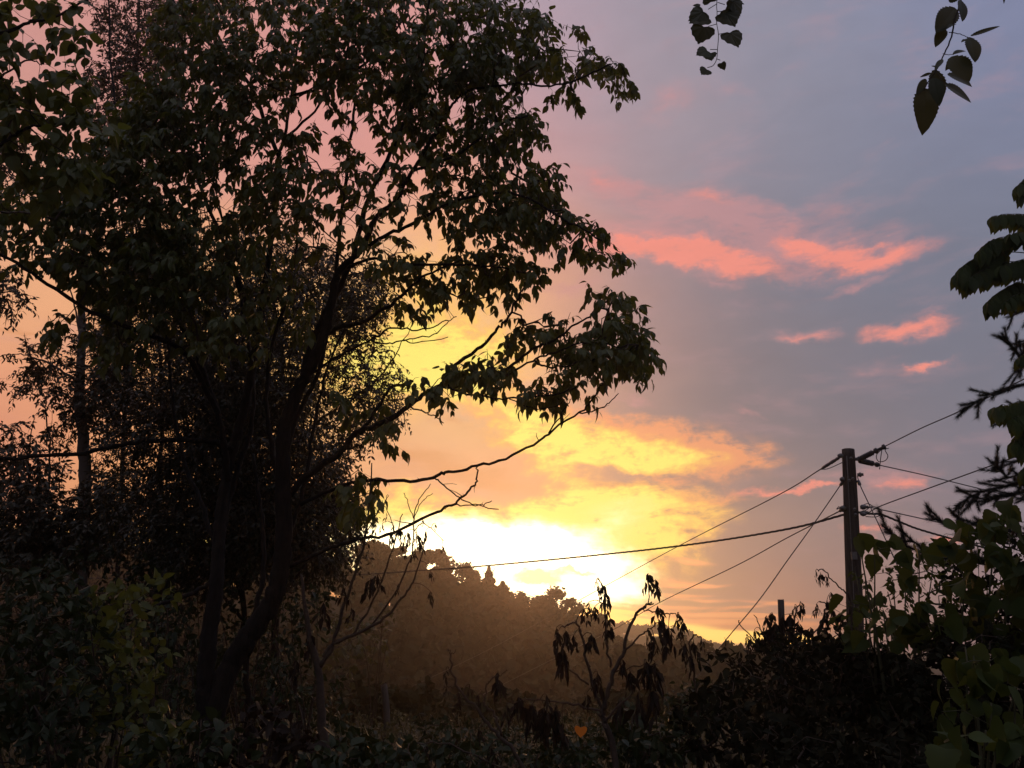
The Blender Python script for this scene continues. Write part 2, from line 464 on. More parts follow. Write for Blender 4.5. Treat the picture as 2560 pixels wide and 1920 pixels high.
for i in range(11):
    t = 0.06 + i * 0.085
    w = 0.30 * (math.sin(math.pi * min(1, t ** 0.8)) ** 0.75) * (1 - 0.25 * t)
    _saw += [(t, w), (t + 0.035, w * 0.90)]
ELM = leaf_strip(_saw[:-1], 0.22, 0.22)
_heart = []
for i in range(34):
    a = 2 * math.pi * i / 34
    x = 0.50 * math.sin(a) ** 3 * 1.0
    y = 0.52 - (0.44 * math.cos(a) - 0.17 * math.cos(2 * a) - 0.07 * math.cos(3 * a)) * 1.0
    s = 1 + (0.045 if i % 2 else -0.02)
    _heart.append((x * s * 1.08, 0.22 + (y - 0.22) * s))
HEART = leaf_fan(_heart, 0.25, 0.02)
_plain = []
for i in range(30):
    a = 2 * math.pi * i / 30
    _plain.append((0.54 * math.sin(a) ** 3 * 1.0, 0.50 - (0.46 * math.cos(a) - 0.19 * math.cos(2 * a) - 0.08 * math.cos(3 * a))))
PLAINHEART = leaf_fan(_plain, 0.15, 0.0)
GRAPE = leaf_strip([(0.01, 0.24), (0.05, 0.33), (0.14, 0.40), (0.24, 0.42), (0.30, 0.38), (0.38, 0.41), (0.48, 0.33), (0.56, 0.34), (0.68, 0.22), (0.82, 0.12), (0.92, 0.045)], 0.18, 0.38)


def add_leaves(mb, tpl, p, d, nrm, size, wide=1.0, tint=None, bend=None):
    """many copies of one leaf in one go: base point, direction, facing, length"""
    p = np.asarray(p, float); m = len(p)
    if m == 0:
        return
    d = unit(np.asarray(d, float)); x = unit(np.cross(d, np.asarray(nrm, float))); z = np.cross(x, d)
    size = np.broadcast_to(np.asarray(size, float), (m,)); wide = np.broadcast_to(np.asarray(wide, float), (m,))
    tv, tf = tpl
    k = len(tv)
    bz = np.ones(m) if bend is None else bend
    v = p[:, None, :] + size[:, None, None] * (tv[None, :, 0, None] * wide[:, None, None] * x[:, None, :]
                                               + tv[None, :, 1, None] * d[:, None, :]
                                               + tv[None, :, 2, None] * bz[:, None, None] * z[:, None, :])
    loops = np.array([i for f in tf for i in f]); tot = np.array([len(f) for f in tf])
    al = (loops[None, :] + (np.arange(m) * k)[:, None]).ravel()
    tint = rng.random(m) if tint is None else tint
    mb.add(v.reshape(-1, 3), (al, np.tile(tot, m)), np.repeat(tint, k))


def tube(mb, pts, rad, sides=6, cap=True, ridge=0.0):
    pts = np.asarray(pts, float); n = len(pts)
    rad = np.broadcast_to(np.asarray(rad, float), (n,))
    tg = np.gradient(pts, axis=0); tg = unit(tg)
    ref = np.array([0.31, 0.93, 0.2]) if abs(tg[0][2]) > 0.5 else np.array([0.1, 0.2, 0.97])
    a = unit(np.cross(tg, ref)); b = np.cross(tg, a)
    th = np.arange(sides) * 2 * math.pi / sides
    rr_ = rad[:, None, None] * np.ones((1, sides, 1))
    if ridge:
        g_ = rng.normal(0, ridge, (1, sides)) + np.cumsum(rng.normal(0, ridge * .35, (n, sides)), axis=0) * .5
        rr_ = rr_ * (1 + np.clip(g_, -.2, .2))[:, :, None]
    v = pts[:, None, :] + rr_ * (np.cos(th)[None, :, None] * a[:, None, :] + np.sin(th)[None, :, None] * b[:, None, :])
    i = np.arange(n - 1)[:, None] * sides; j = np.arange(sides)[None, :]; j2 = (j + 1) % sides
    q = np.stack([i + j, i + j2, i + sides + j2, i + sides + j], -1).reshape(-1)
    fs = [(q, np.full((n - 1) * sides, 4))]
    if cap:
        fs.append((np.arange(sides)[::-1].copy(), np.array([sides])))
        fs.append(((n - 1) * sides + np.arange(sides), np.array([sides])))
    mb.add(v.reshape(-1, 3), fs)


def curve(pts, per=5):
    """smooth line through points"""
    p = np.asarray(pts, float)
    if len(p) < 3:
        t = np.linspace(0, 1, per + 1)[:, None]
        return p[0] + (p[-1] - p[0]) * t
    q = np.vstack([2 * p[0] - p[1], p, 2 * p[-1] - p[-2]])
    out = []
    for i in range(1, len(q) - 2):
        a, b, c, d = q[i - 1], q[i], q[i + 1], q[i + 2]
        for k in range(per):
            t = k / per
            out.append(0.5 * (2 * b + (c - a) * t + (2 * a - 5 * b + 4 * c - d) * t * t + (3 * b - a - 3 * c + d) * t ** 3))
    out.append(p[-1])
    return np.array(out)


def path(pp, D, per=5, wob=0.0):
    """a traced line: picture directions with a distance (one value, or start and end, or one each)"""
    n = len(pp)
    if np.isscalar(D):
        Ds = np.full(n, D)
    elif len(D) == n:
        Ds = np.array(D, float)
    else:
        Ds = np.linspace(D[0], D[1], n)
    pts = curve([P(x, y, d) for (x, y), d in zip(pp, Ds)], per)
    if wob:
        pts[1:-1] += rng.normal(0, wob, (len(pts) - 2, 3))
    return pts


def wpx(w, D):
    return 0.5 * w / FPX * D * 1.03


def grow(nodes, targets, seg=0.35, jit=0.10, lift=0.0):
    """connects every target to the nearest node of the tree so far; returns twigs (list of node index lists), node positions, parents"""
    pos_ = [np.array(p) for p in nodes]; par = [-1] * len(pos_)
    A = np.zeros((len(pos_) + 40 * len(targets) + 10, 3)); A[:len(pos_)] = np.array(pos_)
    cnt = len(pos_)
    T = np.asarray(targets)
    d0 = np.min(np.linalg.norm(T[:, None, :] - A[None, :cnt:3, :], axis=2), axis=1)
    tw = []
    for k in np.argsort(d0):
        t = T[k]
        dd = np.linalg.norm(A[:cnt] - t, axis=1)
        i = int(np.argmin(dd)); Ln = dd[i]
        m = min(30, max(2, int(Ln / seg) + 1))
        ids = [i]
        base_ = A[i].copy()
        side = rng.normal(0, jit * Ln, 3)
        for s in range(1, m + 1):
            f = s / m
            q = base_ + (t - base_) * f + side * math.sin(math.pi * f) + np.array([0, 0, lift * Ln * math.sin(math.pi * f)])
            A[cnt] = q; par.append(ids[-1]); ids.append(cnt); cnt += 1
        tw.append(ids)
    return tw, A[:cnt], par, len(pos_)


def twig_tubes(mb, tw, A, par, n0, r0, rmax, sides=4):
    load = np.zeros(len(A))
    for ids in tw:
        load[ids[-1]] += 1
    for i in range(len(A) - 1, n0 - 1, -1):
        load[par[i]] += load[i]
    for ids in tw:
        r = np.minimum(rmax, r0 * np.sqrt(np.maximum(load[ids[1:]], 1)))
        r = np.concatenate([[r[0]], r])
        r[-1] *= 0.6
        tube(mb, A[ids], r, sides, False)


def spots(ells, dens, D, dz):
    """points inside tilted soft ellipsoids: (cx, cy, rx, ry, density factor, extra distance)"""
    out = []
    for e in ells:
        cx, cy_, rx, ry = e[:4]; k = e[4] if len(e) > 4 else 1.0; dd = e[5] if len(e) > 5 else 0.0
        n = max(2, int(round(dens * k * math.pi * rx * ry / 1000.0)))
        a = rng.random(n) * 2 * math.pi; r = np.sqrt(rng.random(n)) 
        zz = (rng.random(n) * 2 - 1) * dz * np.sqrt(np.maximum(0.05, 1 - (0.9 * r) ** 2))
        for i in range(n):
            out.append(P(cx + rx * r[i] * math.cos(a[i]), cy_ + ry * r[i] * math.sin(a[i]), D + dd + zz[i]))
    return np.array(out)


def rnd(n):
    return unit(rng.normal(0, 1, (n, 3)))


def compound(mb, p, o, n_leaf, size, rach, tpl, hang=0.8, spread=0.7, dark=None):
    """a compound leaf at each p: a thin stalk with paired hanging leaflets"""
    m = len(p)
    o = unit(o + rnd(m) * spread + np.array([0, 0, -0.15]))
    Lr = rach * rng.uniform(0.7, 1.25, m)
    side = unit(np.cross(o, np.array([0.02, 0.01, 1.0])))
    add_leaves(mb, BLADE, p, o, np.tile([0, 0, 1.0], (m, 1)), Lr * 1.02, 1.2, np.full(m, 0.1), np.full(m, 0.5))
    pairs = n_leaf // 2
    for j in range(n_leaf):
        if j == n_leaf - 1:
            t, s = 1.0, 0.0
        else:
            t, s = 0.35 + 0.6 * (j // 2) / max(1, pairs - 1 + .3), (1 if j % 2 else -1)
        q = p + o * (Lr * t)[:, None] - np.array([0, 0, 1.0]) * (Lr * 0.25 * t * t)[:, None]
        d = o * (0.35 if s else 0.8) + side * (s * 0.65) + rnd(m) * 0.28 + np.array([0, 0, -hang])
        nr = rnd(m) * 0.7 + np.array([0, 0, 0.6]) + o * 0.5 + side * s * 0.4
        keep = rng.random(m) < 0.93
        sz = size * rng.uniform(0.45, 1.3, m)
        add_leaves(mb, tpl, q[keep], d[keep], nr[keep], sz[keep], rng.uniform(0.85, 1.2, keep.sum()), None, rng.uniform(0.3, 1.8, keep.sum()))


def whorl(mb, p, o, n, size, tpl, spread=1.0, hang=0.3, off=0.0, wide=(0.85, 1.2)):
    """n single leaves around each p"""
    m = len(p)
    for j in range(n):
        d = unit(o * 0.5 + rnd(m) * spread + np.array([0, 0, -hang]))
        q = p + rnd(m) * off
        add_leaves(mb, tpl, q, d, rnd(m) * 0.8 + np.array([0, 0, 0.5]), size * rng.uniform(0.6, 1.25, m), rng.uniform(*wide, m), None, rng.uniform(0.2, 1.8, m))


# ---------------------------------------------------------------- ground and hills
def sst(a, b, x):
    t = np.clip((x - a) / (b - a), 0, 1)
    return t * t * (3 - 2 * t)


# top of the wood seen over the valley: picture direction of the skyline
SKYLINE = [(-900, 1120), (-200, 1130), (300, 1150), (560, 1172), (700, 1182), (800, 1202), (905, 1206), (960, 1218), (1050, 1248), (1100, 1270),
           (1132, 1296), (1270, 1316), (1325, 1345), (1500, 1375), (1700, 1398), (2100, 1410), (3000, 1410)]
_sx = np.array([math.atan2(*P(a, b, 150)[:2]) for a, b in SKYLINE]); _sz = np.array([P(a, b, 150)[2] for a, b in SKYLINE])
FAR = [(-900, 1350), (900, 1330), (1250, 1332), (1330, 1342), (1440, 1348), (1500, 1368), (1545, 1385), (1600, 1400), (1800, 1400), (3000, 1400)]
_fx = np.array([math.atan2(*P(a, b, 420)[:2]) for a, b in FAR]); _fz = np.array([P(a, b, 420)[2] for a, b in FAR])
TREE_H = 8.3


def gz(x, y):
    x = np.asarray(x, float); y = np.asarray(y, float)
    a = np.arctan2(x, np.maximum(y, 1.0)); r = y
    z = -4.0 * sst(12, 75, r) - 1.5 * sst(75, 110, r)
    h = np.interp(a, _sx, _sz) - TREE_H
    z = z + (h + 5.5) * sst(75, 150, r) * (1 - 0.8 * sst(165, 300, r))
    f = np.interp(a, _fx, _fz) - 6.0
    z = np.where(r > 260, z + (f - z) * sst(280, 420, r), z)
    z = np.where(r > 430, z + (-2.0 - z) * sst(440, 640, r), z)
    z = z + 0.05 * np.sin(x * 0.9 + 1.3) * np.cos(y * 0.7) + 0.25 * np.sin(x * 0.11) * np.sin(y * 0.13 + 1) * sst(8, 40, r)
    return z


def make_ground():
    ys = np.concatenate([[-100, -60, -20], np.linspace(-8, 40, 60), np.linspace(42, 460, 150), [490, 520, 560, 600, 640, 680, 720]])
    us = np.concatenate([[-1.5, -1.3], np.linspace(-1.1, 1.1, 130), [1.3, 1.5]])
    Y, U = np.meshgrid(ys, us, indexing='ij')
    X = U * np.maximum(np.abs(Y) , 40.0)
    Z = gz(X, Y)
    v = np.stack([X, Y, Z], -1).reshape(-1, 3)
    nu = len(us)
    i = np.arange(len(ys) - 1)[:, None] * nu; j = np.arange(nu - 1)[None, :]
    q = np.stack([i + j, i + j + 1, i + nu + j + 1, i + nu + j], -1).reshape(-1)
    mb = MB(); mb.add(v, (q, np.full(len(q) // 4, 4)))
    o = mb.build('ground', 'soil'); tag(o, None, None, None, 'structure')


make_ground()


def crown_clumps(mb, c, rx, ry, rz, n, s, flat=0.0):
    """leaf clumps through a lobed crown"""
    k = 9 + int(rng.integers(0, 6))
    lob = rnd(k) * rng.uniform(0.25, 0.75, k)[:, None]
    w = rng.uniform(0.24, 0.46, k)
    idx = rng.integers(0, k, n)
    q = lob[idx] + rnd(n) * (w[idx] * rng.random(n) ** 0.4)[:, None]
    p = np.array(c) + q * np.array([rx, ry, rz])
    add_leaves(mb, CLUMP, p, rnd(n), rnd(n), s * rng.uniform(0.4, 1.3, n))


# wood covering the far slope: one mass, nobody could count it
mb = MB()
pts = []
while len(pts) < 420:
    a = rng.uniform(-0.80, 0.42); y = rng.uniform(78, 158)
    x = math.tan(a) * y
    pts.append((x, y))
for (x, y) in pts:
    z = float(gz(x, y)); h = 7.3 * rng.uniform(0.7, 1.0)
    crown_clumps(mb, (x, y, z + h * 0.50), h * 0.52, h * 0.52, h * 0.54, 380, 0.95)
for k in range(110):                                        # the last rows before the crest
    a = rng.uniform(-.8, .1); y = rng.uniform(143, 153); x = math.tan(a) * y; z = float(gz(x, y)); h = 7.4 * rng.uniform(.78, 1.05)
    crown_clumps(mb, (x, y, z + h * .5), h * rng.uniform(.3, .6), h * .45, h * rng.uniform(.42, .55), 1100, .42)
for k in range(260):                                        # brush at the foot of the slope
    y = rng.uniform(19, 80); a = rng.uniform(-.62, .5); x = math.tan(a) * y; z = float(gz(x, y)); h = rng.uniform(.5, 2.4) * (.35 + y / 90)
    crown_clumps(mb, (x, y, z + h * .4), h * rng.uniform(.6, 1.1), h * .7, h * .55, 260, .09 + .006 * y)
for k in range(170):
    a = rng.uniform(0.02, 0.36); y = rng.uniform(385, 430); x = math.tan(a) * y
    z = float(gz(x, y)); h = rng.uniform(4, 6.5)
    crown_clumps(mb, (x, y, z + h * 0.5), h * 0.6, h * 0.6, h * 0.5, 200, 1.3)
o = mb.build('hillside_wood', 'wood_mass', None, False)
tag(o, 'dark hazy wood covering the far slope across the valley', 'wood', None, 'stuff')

# trees one can tell apart along the skyline
RIDGE = [(800, 1175, 34, 40, 'broad rounded tree on the skyline just right of the big two stemmed tree', .9),
         (850, 1185, 40, 34, 'low wide tree on the skyline behind the withered left sapling', .9),
         (905, 1190, 34, 40, 'bushy tree at the top of the wooded skyline behind hanging dead leaves', .8),
         (955, 1202, 34, 34, 'round tree standing on the skyline below the white of the glow', .9),
         (1012, 1228, 40, 44, 'loose open tree on the skyline with light showing through its crown', .42),
         (1056, 1232, 18, 44, 'narrow pointed conifer on the skyline below the glow', 1.0),
         (1086, 1262, 34, 40, 'dense tree leaning down the skyline beside the pointed conifer', .9),
         (1118, 1290, 26, 34, 'small dense tree at the foot of the steep part of the skyline', .8),
         (1180, 1282, 56, 36, 'wide spreading tree with many gaps, standing alone on the skyline', .36),
         (1238, 1302, 40, 26, 'low gappy tree on the skyline beside the wide spreading one', .4),
         (1280, 1318, 36, 20, 'last low tree of the near skyline, behind the withered sapling', .5)]
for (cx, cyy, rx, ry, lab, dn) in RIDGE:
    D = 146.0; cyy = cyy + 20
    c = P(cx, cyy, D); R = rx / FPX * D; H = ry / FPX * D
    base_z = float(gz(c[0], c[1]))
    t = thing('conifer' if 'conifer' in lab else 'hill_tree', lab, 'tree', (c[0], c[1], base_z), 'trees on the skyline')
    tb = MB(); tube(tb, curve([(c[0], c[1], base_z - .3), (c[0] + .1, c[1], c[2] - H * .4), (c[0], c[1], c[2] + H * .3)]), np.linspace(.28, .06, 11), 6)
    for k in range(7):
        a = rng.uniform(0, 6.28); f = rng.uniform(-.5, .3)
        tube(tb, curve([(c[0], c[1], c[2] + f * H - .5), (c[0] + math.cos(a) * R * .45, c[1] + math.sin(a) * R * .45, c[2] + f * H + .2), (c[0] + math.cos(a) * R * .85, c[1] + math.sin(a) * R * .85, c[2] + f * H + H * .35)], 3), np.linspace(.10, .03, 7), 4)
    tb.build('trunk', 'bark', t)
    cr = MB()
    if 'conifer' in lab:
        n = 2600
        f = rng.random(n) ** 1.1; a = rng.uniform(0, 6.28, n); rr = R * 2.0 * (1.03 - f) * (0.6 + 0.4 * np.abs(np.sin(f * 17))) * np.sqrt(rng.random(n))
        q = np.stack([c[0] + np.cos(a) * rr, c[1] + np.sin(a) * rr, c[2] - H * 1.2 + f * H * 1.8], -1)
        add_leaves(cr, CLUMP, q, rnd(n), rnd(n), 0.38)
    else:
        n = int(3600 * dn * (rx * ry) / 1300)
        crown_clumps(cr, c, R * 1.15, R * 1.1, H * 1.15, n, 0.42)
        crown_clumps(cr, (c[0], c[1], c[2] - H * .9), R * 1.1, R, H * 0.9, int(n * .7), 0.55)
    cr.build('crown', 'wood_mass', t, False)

# ---------------------------------------------------------------- big two stemmed tree on the left
DM = 7.0
base = P(455, 1570, DM); base[2] = float(gz(base[0], base[1]))
ash = thing('ash_tree', 'big tree with two dark stems and hanging compound leaves, filling the left half', 'tree', tuple(base))
LIMBS = []          # (points, width start, width end, name)
g0 = [(452, 1640), (452, 1559), (445, 1475), (452, 1375), (467, 1274), (472, 1190), (480, 1090), (500, 980), (524, 900), (545, 800), (556, 720), (572, 620), (588, 500), (598, 420), (601, 336), (616, 290), (640, 120), (655, -60)]
g1 = [(460, 1640), (463, 1543), (497, 1442), (537, 1375), (585, 1307), (606, 1240), (614, 1156), (612, 1023), (617, 922), (645, 840), (674, 788), (699, 728), (715, 654), (732, 587), (775, 545), (812, 470), (849, 437), (892, 369), (932, 300), (970, 235), (1010, 195)]
trunk_mb = MB()
t0 = path(g0, [DM] * 4 + [DM + .05 * i for i in range(len(g0) - 4)], 9, .004)
t1 = path(g1, [DM] * 4 + [DM - .03 * i for i in range(len(g1) - 4)], 9, .004)
k0 = np.interp(np.linspace(0, 1, len(t0)), [0, .12, .4, .75, 1], [wpx(50, DM), wpx(34, DM), wpx(21, DM), wpx(11, DM), wpx(5, DM)])
k1 = np.interp(np.linspace(0, 1, len(t1)), [0, .12, .35, .55, .75, 1], [wpx(50, DM), wpx(38, DM), wpx(30, DM), wpx(20, DM), wpx(11, DM), wpx(5, DM)])
k0 *= 1 + .05 * np.sin(np.arange(len(k0)) * 1.7); k1 *= 1 + .05 * np.sin(np.arange(len(k1)) * 1.3)
for (tt, kk) in ((t0, k0), (t1, k1)):
    m_ = MB(); tube(m_, tt, kk, 16, True, .05); m_.build('trunk', 'bark', ash)
limb_def = [
    ([(650, 835), (690, 700), (735, 620), (761, 553), (795, 430), (845, 329), (882, 242), (912, 141), (925, 20), (930, -50)], (7, 6.6), 17, 4),
    ([(628, 208), (690, 190), (729, 168), (800, 130), (860, 60), (900, -30)], (7.3, 6.8), 9, 4),
    ([(615, 302), (680, 240), (729, 168)], (7.3, 7.1), 7, 4),
    ([(601, 336), (554, 215), (521, 161), (437, 77), (380, 10), (350, -60)], (7.4, 7.8), 11, 5),
    ([(521, 161), (515, 94), (505, 20), (500, -50)], (7.5, 7.6), 7, 4),
    ([(606, 1040), (640, 900), (700, 760), (748, 386), (766, 218), (780, 60), (790, -50)], (7.05, 7.5), 12, 4),
    ([(492, 1040), (484, 960), (470, 889), (403, 770), (336, 728), (218, 684), (101, 613), (20, 560), (-70, 520)], (7.1, 6.2), 15, 6),
    ([(503, 972), (440, 952), (353, 953), (279, 956), (201, 976), (101, 985), (0, 991), (-90, 985)], (7.1, 6.4), 13, 7),
    ([(470, 889), (420, 760), (360, 640), (316, 537), (285, 430), (260, 300), (240, 150), (235, -40)], (7.2, 8.0), 13, 4),
    ([(556, 720), (500, 560), (440, 420), (400, 300), (380, 150), (370, -40)], (7.3, 8.2), 11, 4),
    # more stems fanning up from the crotch
    ([(478, 1150), (505, 1040), (540, 930), (548, 840), (530, 700), (500, 560), (470, 430)], (7.1, 7.5), 13, 4),
    ([(612, 1090), (590, 980), (575, 860), (592, 740), (625, 620), (640, 500), (650, 380)], (7.05, 7.4), 12, 4),
    ([(470, 1200), (440, 1100), (400, 1000), (375, 880), (365, 760), (350, 640)], (7.05, 7.6), 11, 4),
    ([(610, 1180), (650, 1080), (672, 960), (690, 860), (720, 760), (760, 690)], (7.0, 7.2), 10, 4),
    ([(520, 1405), (560, 1290), (570, 1180), (560, 1080), (545, 980)], (7.05, 7.4), 12, 6),
    # long limbs reaching out on the right
    ([(618, 1075), (660, 1030), (734, 980), (768, 936), (818, 919), (882, 879), (922, 849), (970, 822), (983, 791), (1040, 748), (1074, 711), (1091, 691), (1121, 640), (1134, 613), (1147, 600)], (7, 6.3), 16, 3),
    ([(922, 849), (970, 830), (1030, 820), (1097, 796), (1151, 755), (1198, 734), (1238, 704), (1285, 677), (1312, 650)], (6.7, 6.3), 9, 3),
    ([(970, 838), (1030, 824), (1090, 812), (1151, 781), (1198, 761), (1270, 740), (1340, 752)], (6.6, 6.2), 6, 3),
    ([(965, 836), (1020, 852), (1077, 860), (1134, 859), (1205, 849), (1245, 836)], (6.6, 6.1), 5, 3),
    ([(1151, 781), (1178, 791), (1221, 791), (1290, 775), (1345, 768)], (6.4, 6.3), 5, 3),
    ([(690, 735), (734, 707), (778, 697), (815, 677), (862, 644), (896, 613), (922, 593), (1000, 560)], (7, 6.4), 12, 4),
    ([(732, 587), (795, 560), (845, 566), (902, 573), (986, 571), (1060, 575), (1140, 590)], (6.8, 6.2), 8, 4),
    ([(775, 545), (828, 510), (886, 487), (963, 443), (1040, 420), (1120, 420), (1230, 480), (1300, 520)], (6.8, 6.0), 10, 4),
    ([(892, 369), (950, 350), (1010, 320), (1080, 270), (1140, 250)], (6.6, 6.1), 8, 4),
    ([(1010, 195), (1094, 181), (1150, 183), (1201, 185), (1272, 161), (1319, 138)], (6.4, 5.9), 6, 4),
    ([(768, 936), (792, 916), (832, 855), (845, 838), (879, 828), (892, 822)], (6.9, 6.8), 8, 6),
    # bare ones
    ([(650, 1090), (730, 1052), (802, 1037), (886, 1040), (943, 1027), (970, 1020), (1033, 1006), (1091, 990), (1164, 953), (1185, 936), (1252, 892), (1279, 862), (1296, 838), (1305, 815)], (7, 6.2), 9, 2.6),
    ([(1252, 892), (1285, 887), (1312, 875), (1336, 850)], (6.3, 6.2), 3.5, 2),
    ([(1185, 936), (1215, 892), (1232, 862)], (6.4, 6.4), 3.5, 2),
    ([(1033, 1006), (1030, 1030), (1027, 1047), (1005, 1068), (976, 1090), (943, 1106), (852, 1150), (768, 1166), (700, 1190), (625, 1225)], (6.7, 7.0), 3, 8),
    ([(936, 1030), (960, 1048), (993, 1074), (1027, 1090), (1077, 1100)], (6.7, 6.5), 3.5, 2),
    ([(976, 1090), (1005, 1092), (1040, 1090), (1062, 1082)], (6.7, 6.6), 3, 2),
    ([(660, 820), (734, 768), (808, 731), (849, 707), (902, 714), (956, 697), (986, 684)], (6.9, 6.5), 6, 2),
    ([(802, 736), (835, 744), (872, 734), (936, 724), (969, 694)], (6.8, 6.6), 4, 2),
    ([(872, 734), (900, 740), (968, 728)], (6.8, 6.6), 3, 1.8),
    ([(882, 879), (915, 890), (936, 897), (958, 914)], (6.8, 6.7), 4, 2),
    ([(1205, 860), (1215, 872), (1160, 885), (1100, 862)], (6.3, 6.4), 2, 2.5),
    ([(300, 1330), (330, 1310), (400, 1290), (450, 1262)], (6.6, 7.0), 6, 10),
    ([(220, 1345), (280, 1320), (330, 1310)], (6.4, 6.6), 4, 6),
]
nodes = list(t0[36::2]) + list(t1[45::2])
for (pp, D, wa, wb) in limb_def:
    Dm = np.mean(D)
    q = path(pp, D, 5, .006)
    m_ = MB(); r = np.linspace(wpx(wa, Dm), wpx(wb, Dm), len(q)); r *= 1 + .06 * np.sin(np.arange(len(q)) * 2.2 + wa)
    tube(m_, q, r, 8)
    # short spurs and buds along the limb
    for k in range(4, len(q) - 2, 6):
        if rng.random() < .55:
            d = unit(q[k + 1] - q[k]) * .5 + rnd(1)[0] * .7 + np.array([0, 0, .25])
            ln = rng.uniform(.04, .16)
            tube(m_, [q[k], q[k] + d * ln * .6 + rng.normal(0, .006, 3), q[k] + d * ln], [r[k] * .4, r[k] * .3, .0012], 4)
    m_.build('limb', 'bark', ash)
    nodes += list(q[3:])

BIG = [
    # crown above and in the middle
    (600, 60, 270, 110, 1.15), (880, 90, 210, 120, 1.25), (1060, 90, 120, 100, 1.15), (1150, 60, 40, 60, .8), (800, 190, 110, 70, .6), (960, 230, 110, 70, .9), (1090, 240, 70, 60, .9), (1150, 260, 25, 45, .6),
    (1215, 130, 70, 28, 1.2), (1215, 195, 35, 22, .7), (1285, 145, 40, 20, 1.0), (1335, 165, 24, 26, 1.4), (1255, 80, 16, 16, .8),
    (900, 310, 90, 60, .45), (1010, 330, 75, 60, .8), (1060, 310, 60, 40, .6), (840, 400, 80, 60, .4), (770, 330, 40, 60, .25), (960, 400, 50, 40, .5), (780, 480, 50, 50, .4), (905, 430, 50, 40, .45),
    (1080, 420, 100, 55, 1.2), (1170, 400, 50, 35, 1.0), (1150, 470, 100, 45, 1.1), (1240, 500, 55, 30, 1.2), (1300, 530, 45, 22, 1.1), (1020, 480, 60, 40, .8),
    (1060, 560, 90, 35, .9), (960, 590, 100, 38, 1.0), (1120, 590, 50, 26, .9), (870, 560, 60, 28, .7), (1080, 620, 80, 24, .6), (870, 640, 36, 26, .7), (900, 670, 22, 20, .5), (1150, 590, 22, 22, 1.0),
    (1000, 640, 50, 14, .35), (855, 520, 30, 24, .4),
    # end of the long right limb
    (1320, 760, 75, 40, 1.7), (1260, 750, 55, 38, 1.0), (1370, 755, 40, 28, 1.2), (1305, 655, 34, 36, 1.3), (1335, 700, 48, 32, 1.3), (1150, 690, 28, 20, 1.0), (1105, 748, 30, 18, 1.0), (1160, 720, 40, 26, .8), (1205, 725, 36, 26, .7), (1225, 765, 30, 30, .9),
    (1020, 802, 70, 20, 1.5), (1075, 800, 40, 16, 1.0), (1150, 845, 40, 24, 1.1), (1215, 832, 36, 26, 1.0), (1245, 855, 18, 22, .8), (1080, 828, 24, 18, .7), (965, 852, 12, 12, .8), (925, 845, 16, 20, .8), (905, 830, 20, 16, .6),
    (820, 925, 40, 20, .6), (840, 940, 26, 18, .6), (800, 1030, 36, 20, .6), (770, 1060, 40, 36, .7), (760, 880, 36, 36, .6), (825, 860, 20, 24, .5),
    # left part, dense and dark
    (430, 230, 150, 130, 1.2), (560, 380, 120, 110, .7), (680, 380, 80, 110, .6), (560, 210, 60, 70, .4), (640, 150, 60, 70, .7), (330, 330, 130, 120, 1.2), (230, 430, 130, 110, 1.15), (110, 450, 100, 60, 1.0), (280, 560, 150, 80, 1.2), (120, 545, 90, 40, .8), (30, 470, 60, 60, 1.0),
    (420, 520, 120, 100, .9), (600, 540, 110, 90, .5), (330, 660, 110, 60, .8), (450, 680, 130, 80, .6), (600, 700, 90, 90, .35), (240, 620, 60, 36, .7), (150, 690, 50, 26, .35), (110, 700, 30, 20, .8), (250, 740, 60, 40, .8),
]
T = spots(BIG, 2.3, DM - .2, .9)
tw, A, par, n0 = grow(nodes, T, .22, .10, .05)
m_ = MB(); m_.slot = 1; twig_tubes(m_, tw, A, par, n0, .0022, .010, 4); m_.slot = 0
ends = np.array([A[i[-1]] for i in tw]); outd = unit(np.array([A[i[-1]] - A[i[-2]] for i in tw]))
mids = np.array([A[i[len(i) // 2]] for i in tw if len(i) > 3]); midd = rnd(len(mids))
for rep in range(2):
    compound(m_, ends, outd, 5, .095, .14, OVATE, .85, .75)
compound(m_, ends, outd, 7, .088, .15, OVATE, .7, .9)
compound(m_, mids, midd, 5, .09, .14, OVATE, .8, .8)
m_.build('crown', ('ash_leaf', 'twig'), ash, False)

